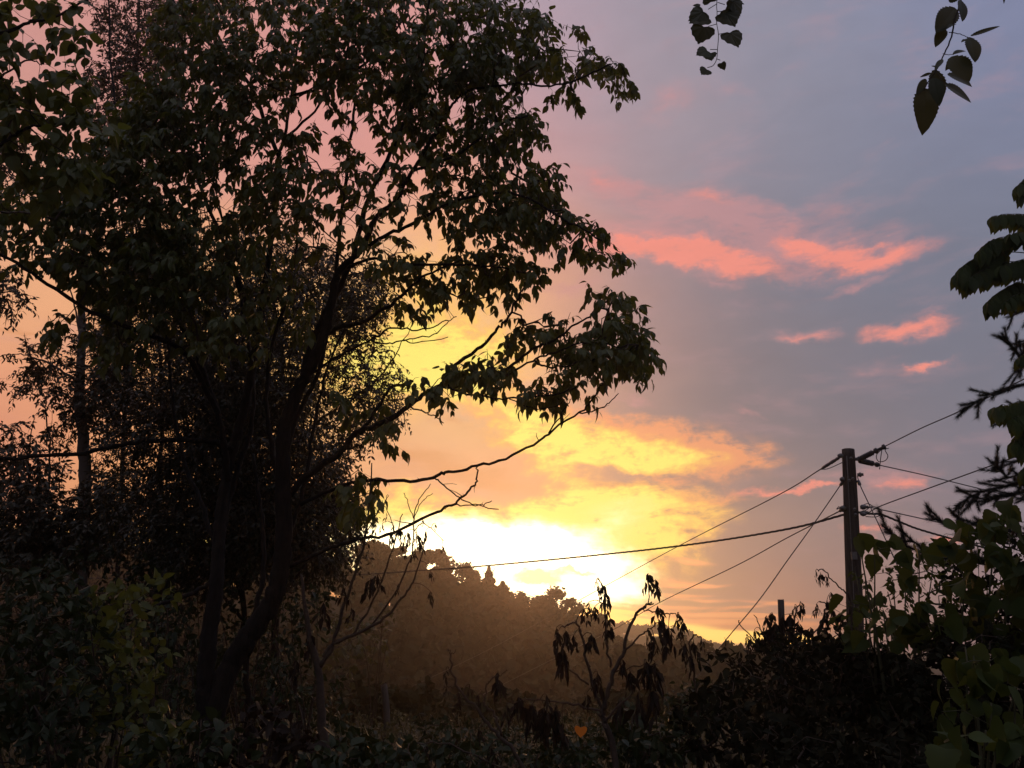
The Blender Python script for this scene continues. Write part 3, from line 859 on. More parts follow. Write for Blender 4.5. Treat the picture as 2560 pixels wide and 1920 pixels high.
# ---------------------------------------------------------------- trees with small leaves behind it
def fine_tree(label, trunk_px, wa, wb, D, ells, dens, dz, limbs=(), name='willow_tree', leaf=.075, nleaf=26, bark='bark', off=.24, tpl=LANCE, mat='fine_leaf', hang=.35):
    b = P(*trunk_px[0], D); b[2] = float(gz(b[0], b[1]))
    t = thing(name, label, 'tree', tuple(b), 'small leaved trees behind the big tree')
    q = path(trunk_px, D, 6, .01); q = np.vstack([[b[0], b[1], b[2] - .2], q]) if q[0][2] > b[2] else q
    m_ = MB(); tube(m_, q, np.linspace(wpx(wa, D), wpx(wb, D), len(q)), 10); m_.build('trunk', bark, t)
    nd = list(q[4:])
    for (pp, dd, w) in limbs:
        l_ = path(pp, dd, 5, .012); m_ = MB(); tube(m_, l_, np.linspace(wpx(w, D), wpx(1.5, D), len(l_)), 6); m_.build('limb', bark, t); nd += list(l_[2:])
    tg = spots(ells, dens * 2.3, D, dz)
    tw, A, par, n0 = grow(nd, tg, .4, .10, .08)
    m_ = MB(); m_.slot = 1; twig_tubes(m_, tw, A, par, n0, .0030, .018, 4); m_.slot = 0
    e = np.array([A[i[-1]] for i in tw]); o_ = unit(np.array([A[i[-1]] - A[i[-2]] for i in tw]))
    mm = np.array([A[i[len(i) // 2]] for i in tw if len(i) > 3])
    for rep in range(nleaf // 8):
        compound(m_, e + rnd(len(e)) * .06, o_, 9, leaf, .30, tpl, hang, .95)
    if len(mm):
        compound(m_, mm, rnd(len(mm)), 9, leaf, .28, tpl, hang, .9)
    m_.build('crown', (mat, 'twig'), t, False)
    return t


fine_tree('small leaved tree behind the two stems, glow showing through its crown', [(592, 1560), (596, 1300), (606, 1100), (615, 900), (600, 700), (560, 520), (540, 380)], 17, 4, 13.0,
          [(620, 650, 150, 110, .8), (720, 620, 90, 80, .9), (780, 640, 60, 70, 1.1), (740, 740, 70, 60, .6), (800, 800, 60, 60, .7), (820, 860, 50, 50, .8), (770, 900, 60, 60, .8), (840, 890, 36, 30, .8), (560, 800, 130, 110, .6), (640, 900, 120, 100, .7), (600, 1010, 150, 80, .8), (700, 1040, 60, 60, .7), (540, 560, 130, 90, .6), (800, 720, 40, 40, .5), (640, 1100, 130, 50, 1.0), (560, 1170, 110, 40, 1.0), (700, 1150, 70, 40, .9), (480, 1000, 80, 80, .9), (620, 800, 90, 90, .5), (500, 1110, 150, 70, 1.0), (620, 1190, 110, 40, .9), (740, 1110, 50, 50, .7), (500, 860, 110, 80, .7)], 2.6, 1.6,
          [([(640, 960), (700, 900), (780, 850), (840, 790), (890, 700)], (13, 12.4), 8), ([(645, 1060), (720, 980), (780, 960), (850, 900)], (13, 12.2), 7), ([(600, 700), (680, 640), (760, 590)], (13, 12.5), 7), ([(640, 900), (560, 800), (500, 660)], (13, 13.5), 8)])
fine_tree('dense dark many stemmed tree directly behind the two stems, light only in pinholes', [(540, 1620), (530, 1400), (520, 1200), (515, 1000), (500, 800), (480, 600)], 14, 4, 9.6,
          [(470, 700, 120, 90, .9), (560, 800, 120, 90, .8), (450, 860, 120, 90, 1.0), (560, 950, 130, 90, 1.0), (440, 1020, 120, 80, 1.0), (580, 1080, 130, 70, 1.1), (680, 1010, 50, 70, .8), (700, 1110, 70, 60, 1.0), (470, 1150, 140, 60, 1.1), (620, 1190, 120, 40, 1.1), (380, 560, 110, 80, .7), (620, 640, 80, 80, .5), (400, 1220, 120, 50, .9), (720, 1190, 60, 30, .9), (300, 900, 70, 80, .8), (340, 1120, 90, 60, .9)], 2.0, .9,
          [([(525, 1300), (470, 1150), (440, 1000), (420, 850), (410, 700)], (9.6, 9.5), 9), ([(525, 1250), (590, 1120), (640, 1000), (660, 880)], (9.6, 9.4), 9), ([(535, 1420), (600, 1300), (680, 1180), (740, 1080)], (9.6, 9.3), 8), ([(520, 1100), (560, 950), (580, 800), (590, 680)], (9.6, 9.8), 8), ([(530, 1350), (440, 1230), (380, 1120), (350, 1000)], (9.6, 9.9), 8)], 'thicket_tree', .062, 26)
fine_tree('small leaved tree behind the left stem, hanging dense and dark', [(330, 1500), (340, 1250), (345, 1050), (350, 900), (340, 700), (330, 500)], 15, 4, 15.0,
          [(340, 650, 140, 110, 1.0), (420, 760, 110, 90, .9), (320, 820, 110, 80, 1.0), (420, 900, 110, 90, .9), (330, 960, 80, 40, .7), (310, 1060, 70, 70, .9), (400, 1060, 100, 80, .9), (260, 700, 70, 60, .8), (300, 560, 120, 80, .8), (350, 1150, 110, 40, .8), (260, 800, 60, 90, .9), (255, 1000, 60, 80, .7), (270, 1120, 80, 60, .9), (440, 1150, 80, 50, .9), (420, 1040, 90, 70, .6), (380, 860, 110, 70, .5)], 2.4, 1.6,
          [([(345, 1050), (300, 1000), (260, 930)], (15, 14.5), 7), ([(350, 900), (420, 820), (470, 740)], (15, 14.4), 8)])
fine_tree('grey barked slim tree near the left edge, crown of short level sprays', [(165, 1420), (178, 1200), (183, 1060), (180, 960), (172, 860), (178, 740), (176, 600), (185, 470), (230, 300)], 33, 8, 14.0,
          [(90, 760, 60, 22, .5), (120, 800, 70, 30, .7), (60, 785, 30, 12, .5), (150, 860, 60, 34, .7), (230, 880, 60, 60, .9), (240, 800, 60, 50, .9), (130, 925, 36, 20, .6), (210, 720, 50, 40, .7), (30, 830, 26, 14, .7)], 2.8, 1.0,
          [([(178, 830), (130, 800), (70, 770), (30, 765)], (14, 13.3), 7), ([(176, 900), (220, 840), (270, 800)], (14, 13.6), 6), ([(180, 870), (120, 845), (20, 835)], (14, 13.4), 5), ([(172, 720), (160, 660), (150, 600), (160, 560)], (14, 13.9), 5)],
          'locust_tree', .095, 26, 'grey_bark', .20)
fine_tree('tall small leaved tree rising in tiers at the top left corner gap', [(250, 1400), (268, 900), (285, 500), (290, 250), (300, 40), (310, -120)], 10, 5, 18.0,
          [(290, 20, 90, 30, 1.1), (250, 60, 50, 20, 1.2), (330, 60, 60, 30, 1.2), (270, 100, 50, 18, 1.3), (330, 120, 60, 30, 1.2), (280, 140, 44, 20, 1.3), (215, 150, 28, 14, 1.3), (240, 175, 50, 20, 1.2), (320, 190, 80, 40, 1.3), (270, 250, 80, 40, 1.1), (400, 40, 60, 50, .8), (300, 330, 100, 50, 1.0)], 3.6, 1.0,
          [([(290, 260), (250, 200), (210, 155)], (18, 17.4), 6), ([(296, 120), (340, 70), (390, 40)], (18, 17.6), 6), ([(296, 100), (270, 60), (240, 40)], (18, 17.6), 5)], 'locust_tree', .12, 18, 'bark', .26)
fine_tree('low feathery tree along the left edge under the level limb', [(90, 1500), (95, 1300), (90, 1180), (85, 1060), (80, 960)], 20, 4, 12.0,
          [(40, 935, 50, 22, .4), (60, 1010, 80, 36, .6), (50, 1070, 90, 40, .8), (90, 1130, 110, 40, 1.2), (200, 1090, 80, 40, 1.0), (240, 1050, 60, 30, .7), (170, 1150, 110, 40, 1.0), (60, 1190, 110, 50, 1.0), (20, 980, 40, 30, .9)], 2.6, 1.0,
          [([(90, 1180), (50, 1080), (30, 960)], (12, 11.6), 6), ([(92, 1200), (150, 1120), (230, 1060)], (12, 11.7), 6), ([(90, 1130), (110, 1000), (100, 880), (95, 840)], (12, 11.8), 5), ([(88, 1150), (60, 1000), (75, 900)], (12, 11.9), 5)], 'sumac_bush', .095, 26, 'bark', .26)
fine_tree('small leaved tree cut by the left edge, one spray against the peach sky', [(-180, 1500), (-170, 1000), (-150, 700), (-140, 400), (-130, 250)], 26, 6, 12.5,
          [(10, 620, 34, 22, .8), (35, 650, 26, 14, .7), (-70, 640, 60, 50, .8), (10, 330, 26, 40, 1.2), (-60, 360, 70, 60, 1.0), (5, 1060, 20, 20, .6), (-80, 480, 70, 60, .8)], 3.0, .7,
          [([(-150, 720), (-60, 660), (20, 630), (50, 645)], (12.5, 12.2), 6), ([(-140, 420), (-60, 350), (5, 330)], (12.5, 12.3), 6)], 'locust_tree', .095, 26, 'bark', .25)

# ---------------------------------------------------------------- nearer tree reaching in from the left, larger rounder leaves
DL = 4.6
b = np.array([-4.0, 4.3, 0]); b[2] = float(gz(b[0], b[1]))
mp = thing('maple_tree', 'nearer tree reaching in at the top left with rounder olive leaves', 'tree', tuple(b))
tq = curve([(b[0], b[1], b[2] - .2), (b[0] + .05, b[1], 1.4), (b[0] - .05, b[1], 3.0), (b[0] + .1, b[1], 4.6), (b[0] + .2, b[1], 6.0)], 6)
m_ = MB(); tube(m_, tq, np.linspace(.13, .05, len(tq)), 12); m_.build('trunk', 'bark', mp)
nd = list(tq[8:])
for (pp, D, wa, wb) in [
    ([(-420, 160), (-200, 95), (0, 72), (60, 50), (110, 38), (170, 10), (240, -30)], (4.3, 4.7), 12, 4),
    ([(-420, 700), (-250, 480), (-60, 350), (0, 312), (40, 285), (85, 270), (150, 262), (200, 240)], (4.3, 4.7), 11, 4),
    ([(-420, 400), (-200, 260), (-60, 200), (10, 160), (60, 130), (95, 138)], (4.3, 4.6), 9, 3),
    ([(60, 50), (110, 45), (150, 62), (172, 70)], (4.6, 4.6), 3, 2), ([(85, 270), (60, 230), (60, 180)], (4.6, 4.7), 3, 2)]:
    q = path(pp, D, 5, .005); m_ = MB(); tube(m_, q, np.linspace(wpx(wa, 4.5), wpx(wb, 4.5), len(q)), 8); m_.build('limb', 'bark', mp); nd += list(q[3:])
LEFT = [(60, 15, 70, 18, 1.3), (150, 12, 50, 14, 1.0), (20, 40, 40, 24, 1.0), (110, 70, 22, 16, 1.0), (170, 80, 30, 26, 1.3), (8, 90, 20, 30, 1.1), (60, 105, 34, 16, 1.0), (20, 140, 24, 14, 1.0), (130, 145, 36, 24, 1.0), (150, 190, 60, 34, 1.0), (60, 200, 60, 30, 1.1), (25, 220, 40, 30, 1.2), (130, 240, 70, 30, 1.1), (90, 300, 90, 40, 1.0), (120, 350, 80, 36, .9), (40, 375, 50, 24, .9), (190, 280, 50, 40, .9), (-60, 120, 90, 120, .5), (-60, 300, 90, 120, .5), (175, 380, 60, 30, .7), (60, 420, 60, 24, .6)]
T = spots(LEFT, 1.5, DL, .35)
tw, A, par, n0 = grow(nd, T, .15, .10, .08)
m_ = MB(); m_.slot = 1; twig_tubes(m_, tw, A, par, n0, .0016, .006, 4); m_.slot = 0
ends = np.array([A[i[-1]] for i in tw]); od = unit(np.array([A[i[-1]] - A[i[-2]] for i in tw]))
compound(m_, ends, od, 3, .11, .08, BROAD, .6, .8); compound(m_, ends, od, 3, .09, .07, BROAD, .5, .9); m_.build('crown', ('maple_leaf', 'twig'), mp, False)

# ---------------------------------------------------------------- overhanging elm: its sprig hangs in at the top right, its limb passes above the view
def lifted(pp, D, per=5, wob=0.0):
    return path(pp, D, per, wob)


eb = np.array([3.4, 1.2, 0.0])
elm = thing('elm_tree', 'hanging sprig of pointed saw edged leaves at the top right, dotted with holes', 'tree', tuple(eb))
m_ = MB(); tube(m_, curve([(3.4, 1.2, -.2), (3.35, 1.25, 1.5), (3.45, 1.2, 3.0), (3.3, 1.4, 4.2), (3.4, 1.5, 5.5)], 6), np.linspace(.15, .06, 25), 12); m_.build('trunk', 'bark', elm)
top = P(2080, -40, 2.0)
q = curve([(3.4, 1.35, 3.6), (2.7, 1.5, 4.15), (2.0, 1.8, 4.2), (1.55, 1.95, 4.0), tuple(top)], 6)
m_ = MB(); tube(m_, q, np.linspace(.028, .0035, len(q)), 8); m_.build('limb', 'bark', elm)
m_ = MB(); m_.slot = 1
def tw_(pp, D=2.0, a=3.2, b_=1.6):
    q = path(pp, D, 4, .0008); tube(m_, q, np.linspace(wpx(a, 2), wpx(b_, 2), len(q)), 6); return q
tw_([(2080, -40), (2075, 0), (2063, 40), (2055, 80), (2040, 115), (2025, 148), (2010, 170), (1995, 195)], 2.0, 5, 2.4)
tw_([(2050, 70), (2070, 73), (2085, 78), (2093, 82)], (2.0, 2.02), 2.4, 1.5)
tw_([(2037, 116), (2048, 118), (2060, 118)], (2.0, 2.03), 2, 1.5)
tw_([(2022, 150), (2030, 165), (2040, 180)], (2.0, 1.98), 2, 1.5)
tw_([(2048, 58), (2038, 62)], 2.0, 2, 1.5)
m_.slot = 0
def one(tpl, x0, y0, x1, y1, D=2.0, wide=1.0, face=(0, -1, 0.1), tlt=0.0, bend=1.0, dd=0.0):
    p = P(x0, y0, D); e = P(x1, y1, D + dd)
    nr = np.array(face, float) + rng.normal(0, .10, 3)
    add_leaves(m_, tpl, [p], [e - p], [nr], [np.linalg.norm(e - p) * (.90 if tpl is ELM else 1)], [wide], None, np.array([bend]))
for a in [(2062, 16, 2022, 70, 1.0), (2075, 0, 2086, 46, .9), (2052, 6, 2078, -30, 1.1), (2040, 62, 2020, 100, 1.0), (2046, 60, 2072, 44, .55), (2095, 80, 2114, 135, 1.25), (2096, 78, 2170, 50, .30), (2086, 85, 2076, 90, 1.0),
          (2058, 118, 2096, 100, .45), (2055, 122, 2104, 172, 1.45), (2046, 160, 2112, 180, 1.2), (2040, 182, 2112, 218, 1.0), (2020, 150, 2034, 230, 1.05), (2036, 128, 2018, 150, .6), (2016, 168, 2034, 228, .9), (2012, 158, 1984, 166, .6), (2000, 170, 1978, 208, .7), (1998, 190, 2003, 288, .98), (2024, 144, 2010, 142, .8), (2062, -4, 2030, -30, 1.0), (2168, -20, 2170, 10, .4), (2060, 124, 2044, 150, .8)]:
    one(ELM, a[0], a[1], a[2], a[3], 2.0 + rng.uniform(-.05, .05), a[4], (rng.uniform(-.3, .3), -1, rng.uniform(-.1, .4)), 0, rng.uniform(.2, 1.0), rng.uniform(-.02, .02))
m_.build('crown', ('elm_leaf', 'twig'), elm, False)

# round leaved vine dangling at the top, held by its own high limb
vb = P(1620, -260, 2.3)
vin = thing('hanging_vine', 'dangling sprig of round leaves on a thin zigzag stem at the top centre', 'vine', tuple(vb))
m_ = MB()
q = curve([(3.3, 1.4, 4.9), (2.4, 1.9, 4.9), (1.4, 2.2, 4.5), tuple(vb), tuple(P(1568, -120, 2.3)), tuple(P(1550, -20, 2.3))], 6)
tube(m_, q, np.linspace(.012, .0022, len(q)), 6); m_.build('stem', 'twig', vin); m_ = MB(); m_.slot = 1
for pp in ([(1550, -20), (1548, 12), (1549, 28), (1548, 50), (1552, 75), (1550, 105), (1548, 128), (1540, 142), (1528, 146)], [(1548, 52), (1530, 57)], [(1552, 74), (1572, 70)], [(1549, 25), (1562, 24)], [(1549, 107), (1534, 107)], [(1548, 127), (1556, 130)], [(1549, 8), (1530, 20)], [(1550, 5), (1566, 10)], [(1550, 0), (1536, 2)]):
    q = path(pp, 2.3, 3); tube(m_, q, np.full(len(q), .0013), 5)
m_.slot = 0
for (x0, y0, x1, y1, w) in [(1528, 20, 1490, 40, .9), (1530, 30, 1492, 46, 1.0), (1524, 48, 1510, 90, .95), (1538, 10, 1526, -16, 1.0), (1560, 14, 1592, 40, 1.0), (1562, 20, 1588, 52, 1.1), (1572, 62, 1596, 97, 1.05), (1566, -4, 1606, 6, .9), (1580, -6, 1600, 30, .9), (1534, 107, 1506, 117, 1.05), (1532, 112, 1537, 128, 1.1), (1556, 132, 1566, 150, 1.0), (1530, 147, 1516, 160, 1.1), (1516, 14, 1498, 10, .9), (1548, -14, 1530, -40, 1), (1552, -20, 1600, -30, 1)]:
    one(HEART, x0, y0, x1, y1, 2.3 + rng.uniform(-.04, .04), w, (rng.uniform(-.25, .25), -1, rng.uniform(0, .35)), 0, rng.uniform(.3, 1), rng.uniform(-.01, .01))
m_.build('leaves', ('elm_leaf', 'twig'), vin, False)

# ---------------------------------------------------------------- pine cut by the right edge
DP = 7.0
pb = P(2480, 1500, DP); pb[2] = float(gz(pb[0], pb[1]))
pine = thing('pine_tree', 'pine cut by the right edge, needled branch tips pointing at the wires', 'tree', tuple(pb))
m_ = MB(); pt = curve([(pb[0], pb[1], pb[2] - .2), (pb[0] + .03, pb[1], 2.5), (pb[0], pb[1], 3.8), (pb[0] + .12, pb[1], 5.1)], 8); tube(m_, pt, np.linspace(.12, .03, len(pt)), 12); m_.build('trunk', 'bark', pine)
ned = MB(); brm = ned
def pine_branch(q, r, tips):
    ned.slot = 1
    tube(brm, q, np.linspace(r, .003, len(q)), 6)
    segs = [(q[int(len(q) * .35):], 1.0)]
    for k in range(int(len(q) * .35), len(q) - 1):
        d = unit(q[min(k + 1, len(q) - 1)] - q[k])
        sd = unit(d + rnd(1)[0] * .75 + np.array([0, 0, -.1])); ln = rng.uniform(.08, .26) * tips
        s_ = np.array([q[k], q[k] + sd * ln * .5, q[k] + sd * ln + np.array([0, 0, .03 * ln])])
        tube(brm, s_, [.004, .003, .002], 4); segs.append((s_, .9))
    ned.slot = 0
    for (s_, kk) in segs:
        for i in range(len(s_) - 1):
            a, b_ = s_[i], s_[i + 1]; ln = np.linalg.norm(b_ - a); n = int(ln * 2200) + 8
            f = rng.random(n)[:, None]; p_ = a + (b_ - a) * f; d = unit(b_ - a)
            add_leaves(ned, NEEDLE, p_, d * .95 + rnd(n) * .6 + np.array([0, 0, .05]), rnd(n), rng.uniform(.035, .07, n), rng.uniform(.7, 1.3, n))
def pb_(pp, D=(7.0, 6.6), r=.012, tips=1.0):
    pine_branch(path(pp, D, 5, .004), r, tips)
pb_([(2460, 820), (2330, 815), (2212, 832), (2150, 848), (2115, 866), (2078, 888)], (7, 6.7), .014, .8)
pb_([(2460, 900), (2330, 860), (2230, 800), (2195, 760), (2165, 722)], (7, 6.8), .012, .7)
pb_([(2465, 850), (2300, 790), (2230, 775), (2196, 790)], (7, 6.8), .01, .8)
pb_([(2470, 1080), (2330, 1050), (2230, 1040), (2140, 1058), (2100, 1072), (2066, 1094)], (7, 6.6), .014, 1.0)
pb_([(2470, 1060), (2330, 1020), (2240, 1012), (2180, 1030), (2160, 1010), (2150, 1000)], (7, 6.7), .011, .9)
pb_([(2470, 1120), (2330, 1085), (2240, 1065), (2170, 1070), (2120, 1090)], (7, 6.6), .012, .9)
pb_([(2470, 1200), (2300, 1160), (2150, 1160), (2060, 1140), (2000, 1108)], (7, 6.3), .012, .7)
pb_([(2470, 1260), (2250, 1220), (2060, 1210), (1960, 1180), (1905, 1134)], (7, 6.0), .012, .6)
pb_([(2400, 1240), (2150, 1210), (2000, 1185), (1938, 1140)], (6.8, 6.1), .010, .6)
pb_([(2400, 1180), (2200, 1150), (2100, 1130), (2060, 1112)], (6.8, 6.3), .010, .8)
for k in range(46):
    z = rng.uniform(1.0, 4.8); a = rng.uniform(-1.2, 2.2); ln = (5.4 - z) * .3 + .25
    if math.cos(a) < -.2 and math.sin(a) < .8:
        continue
    s_ = np.array([pb[0], pb[1], z])
    pine_branch(curve([s_, s_ + np.array([math.cos(a), math.sin(a), .1]) * ln * .5, s_ + np.array([math.cos(a), math.sin(a), .02]) * ln], 5), .014, 1.0)
ned.build('crown', ('needle', 'bark'), pine, False)

# feathered leaves at the right edge: tree of heaven like shoots
wb_ = P(2420, 1500, 6.0); wb_[2] = float(gz(wb_[0], wb_[1]))
wis = thing('walnut_tree', 'tree at the right edge with long feathered leaves drooping in rows', 'tree', tuple(wb_))
q = path([(2420, 1700), (2400, 1300), (2380, 900), (2360, 600), (2330, 380), (2310, 250)], 6.0, 6, .01)
m_ = MB(); tube(m_, q, np.linspace(.06, .012, len(q)), 10); m_.build('trunk', 'bark', wis)
lf = MB()
def pinnate(pp, D=6.0, ln=36, step=16, back=.5, drop=1.0):
    q = path(pp, D, 8, .003); lf.slot = 1; tube(lf, q, np.linspace(.006, .0015, len(q)), 5); D = float(np.mean(D)); lf.slot = 0
    tot = np.sum(np.linalg.norm(np.diff(q, axis=0), axis=1)); st = step / FPX * D
    n = int(tot * (1 - back) / st * 2)
    f = back + (1 - back) * (np.arange(n) + .5) / n
    idx = f * (len(q) - 1); i0 = idx.astype(int); fr = (idx - i0)[:, None]; i1 = np.minimum(i0 + 1, len(q) - 1)
    p_ = q[i0] * (1 - fr) + q[i1] * fr; tg = unit(q[i1] - q[i0] + 1e-6)
    sd = unit(np.cross(tg, np.array([0, 0, 1.]))) * np.where(np.arange(n) % 2, 1, -1)[:, None]
    d = sd * .30 + tg * .30 + np.array([0, 0, -1.0 * drop]) + rnd(n) * .14
    sz = 1.5 * ln / FPX * D * (1 - .35 * np.abs(f - .6)) * rng.uniform(.8, 1.15, n)
    add_leaves(lf, OVATE, p_, d, np.array([0, -.9, .35]) + sd * .3 + rnd(n) * .3, sz, .98, None, rng.uniform(.2, .9, n))
    add_leaves(lf, OVATE, [q[-1]], [tg[-1] + np.array([0, 0, -.7])], [[0, 0, 1.]], [ln / FPX * D], .9)
for pp, ln in [([(2360, 560), (2270, 478), (2200, 462), (2142, 468)], 34), ([(2365, 640), (2260, 530), (2190, 512), (2140, 520), (2115, 545)], 36), ([(2365, 660), (2260, 560), (2170, 545), (2100, 560), (2066, 592)], 40), ([(2370, 680), (2270, 585), (2200, 565), (2130, 580), (2090, 605)], 38),
               ([(2372, 700), (2280, 640), (2210, 610), (2160, 630), (2132, 655)], 34), ([(2372, 720), (2290, 650), (2215, 632), (2170, 652)], 32), ([(2350, 520), (2290, 400), (2240, 372), (2196, 402)], 30), ([(2360, 500), (2290, 420), (2225, 395), (2200, 425)], 26),
               ([(2385, 960), (2290, 880), (2220, 866), (2146, 880)], 36), ([(2385, 1000), (2290, 910), (2230, 890), (2185, 905)], 34), ([(2388, 1020), (2300, 930), (2230, 912), (2196, 945), (2190, 960)], 30), ([(2390, 1040), (2300, 960), (2240, 930), (2202, 975)], 26), ([(2380, 860), (2280, 780), (2230, 760), (2200, 775)], 24),
               ([(2372, 640), (2330, 540), (2290, 500), (2220, 520)], 36), ([(2372, 620), (2300, 520), (2240, 500), (2180, 505)], 34), ([(2340, 400), (2420, 330), (2500, 340)], 36), ([(2360, 560), (2450, 520), (2540, 560)], 38), ([(2390, 1060), (2300, 1020), (2230, 1000), (2205, 1020)], 24),
               ([(2360, 700), (2290, 600), (2230, 560), (2160, 575)], 38)]:
    pinnate(pp, (6.0, 5.7), ln)
for k in range(22):                                       # the rest of the crown, beyond the edge of the view
    y0 = rng.uniform(330, 1100); x0 = np.interp(y0, [250, 600, 900, 1300], [2310, 2360, 2380, 2400]); l_ = rng.uniform(90, 190); a_ = rng.uniform(-.5, .5)
    pinnate([(x0, y0), (x0 + l_ * .5, y0 - 40 + a_ * 40), (x0 + l_, y0 + 10 + a_ * 60)], (6.0, 6.0 + rng.uniform(-.5, .6)), 36)
lf.build('crown', ('grape_leaf', 'stem'), wis, False)

# ---------------------------------------------------------------- utility pole and its wires
DU = 16.0
pbase = P(1850, 1520, DU); pbase[2] = float(gz(pbase[0], pbase[1]))
pole = thing('utility_pole', 'weathered wooden utility pole with flat top, rising behind the vines on the right', 'utility pole', tuple(pbase))
q = np.array([P(1853, 1560, DU), P(1850, 1440, DU), P(1846, 1300, DU), P(1840, 1150, DU), P(1836, 1050, DU), P(1832, 971, DU)])
q[0][2] = pbase[2] - .4
q = curve(q, 6); m_ = MB(); rr = np.linspace(wpx(36, DU), wpx(25.5, DU), len(q)); tube(m_, q, rr, 28, True, .012)
m_.build('pole_shaft', 'pole_wood', pole)
def lathe(mb, a, b, prof, sides=14):
    a, b = np.array(a), np.array(b); t = np.array([p[0] for p in prof]); r = np.array([p[1] for p in prof])
    tube(mb, a + (b - a) * t[:, None], r, sides)
def insul(x0, y0, x1, y1, D0, D1, r=.055, n=3):
    i_ = MB(); prof = [(0, .012), (.1, .02), (.14, .03)]
    for k in range(n):
        s = .2 + .6 * k / n
        prof += [(s, .035), (s + .02, r), (s + .07, r * .9), (s + .12, .035)]
    prof += [(.86, .03), (.9, .018), (1, .012)]
    lathe(i_, P(x0, y0, D0), P(x1, y1, D1), prof); i_.build('insulator', 'porcelain', pole)
def long_ins(x0, y0, x1, y1, D0, D1):
    i_ = MB(); a, b = P(x0, y0, D0), P(x1, y1, D1)
    prof = [(0, .02), (.06, .03)] + [(x, r) for k in range(9) for x, r in ((.08 + .055 * k, .045), (.10 + .055 * k, .058), (.115 + .055 * k, .045))] + [(.58, .035), (.62, .028), (.64, .055), (.72, .055), (.74, .028), (.9, .026), (.93, .05), (.99, .05), (1, .02)]
    lathe(i_, a, b, prof); i_.build('insulator', 'rubber', pole)
def bracket(x, y, s, d):
    b_ = MB(); c = P(x, y, DU - .06); lathe(b_, c, c + np.array([s * d, -.05, 0]), [(0, .035), (.3, .035), (.35, .05), (.6, .05), (.65, .03), (1, .03)], 8); b_.build('bracket', 'steel', pole)
gw = MB(); tube(gw, np.array([P(x, y, DU - .17) for x, y in [(1829, 985), (1833, 1060), (1837, 1140), (1843, 1260), (1850, 1440)]]), .007, 5); gw.build('ground_wire', 'steel', pole)
for (x, y) in [(1838, 990), (1834, 1038), (1846, 1100), (1848, 1112), (1842, 1034)]:
    b_ = MB(); c = P(x, y, DU - .21); lathe(b_, c, c + np.array([0, -.05, 0]), [(0, .03), (.3, .03), (.31, .016), (1, .016)], 8); b_.build('bolt', 'steel', pole)
tp = MB(); c = P(1846, 1200, DU - .24); tp.poly([c + np.array(v) for v in [(-.05, 0, -.07), (.05, 0, -.07), (.05, 0, .07), (-.05, 0, .07), (-.05, .05, -.07), (.05, .05, -.07), (.05, .05, .07), (-.05, .05, .07)]], [(0, 1, 2, 3), (0, 4, 5, 1), (1, 5, 6, 2), (2, 6, 7, 3), (3, 7, 4, 0), (4, 7, 6, 5)]); tp.build('tag_plate', 'steel', pole, False)
bracket(1846, 992, 1, .16); bracket(1820, 985, -1, .10); bracket(1822, 1036, -1, .07); bracket(1852, 1026, 1, .10); bracket(1826, 1098, -1, .12); bracket(1858, 1096, 1, .14); bracket(1858, 1108, 1, .14)
long_ins(1852, 994, 1912, 964, DU - .05, DU - .5); long_ins(1854, 994, 1896, 1004, DU - .02, DU + .3)
insul(1818, 985, 1772, 1014, DU - .05, DU + .5, .032, 2)
insul(1827, 1096, 1812, 1105, DU - .05, DU + .1, .055, 2); insul(1860, 1096, 1872, 1094, DU - .08, DU - .2, .05, 2); insul(1860, 1108, 1870, 1112, DU - .08, DU - .2, .05, 2)
insul(1824, 1037, 1814, 1050, DU, DU + .1, .035, 1); insul(1853, 1038, 1858, 1048, DU, DU - .1, .03, 1)
for pp in ([(1912, 966), (1900, 975), (1893, 985), (1898, 997), (1912, 995), (1918, 985), (1912, 972), (1920, 968)], [(1906, 966), (1903, 985), (1901, 1003), (1900, 1014)], [(1898, 972), (1912, 970)], [(1868, 1104), (1885, 1094), (1905, 1104), (1895, 1116), (1870, 1116)], [(1862, 1092), (1875, 1088), (1886, 1094)], [(1812, 1094), (1808, 1100), (1826, 1090)], [(1772, 1014), (1790, 1012), (1822, 998)]):
    m_ = MB(); tube(m_, path(pp, DU - .35 if pp[0][0] > 1890 else DU - .05, 5), .008, 6); m_.build('jumper_wire', 'rubber', pole)

def wire(name, label, pp, D, r, sag_pts=True, twist=False, cat='wire', per=10):
    q = path(pp, D, per)
    m_ = MB()
    if twist:
        tot = np.concatenate([[0], np.cumsum(np.linalg.norm(np.diff(q, axis=0), axis=1))])
        n = min(900, int(tot[-1] / .09)); s = np.linspace(0, tot[-1], n)
        c = np.stack([np.interp(s, tot, q[:, i]) for i in range(3)], -1)
        for ph in (0, 2.1, 4.2):
            o_ = np.stack([np.zeros(n), np.cos(s * 9 + ph), np.sin(s * 9 + ph)], -1) * r * .9
            tube(m_, c + o_, r * .75, 5)
    else:
        tube(m_, q, r, 6)
    o = m_.build(name, 'rubber' if twist else 'wire'); tag(o, label, cat, 'wires on the utility pole'); return o
wire('power_line', 'thin wire from the left of the pole top, sloping down to the lower left', [(1772, 1014), (1680, 1070), (1480, 1172), (1314, 1262), (1062, 1400), (900, 1478), (734, 1556), (600, 1618)], [16.5, 19, 26, 32, 42, 49, 57, 62], .012)
wire('power_line', 'thin wire sloping to the lower left from the insulator two thirds up the pole', [(1812, 1105), (1700, 1162), (1590, 1222), (1424, 1302), (1325, 1360), (1194, 1424), (1020, 1512), (845, 1600), (700, 1670)], [16.1, 19, 22, 28, 32, 37, 44, 50, 55], .012)
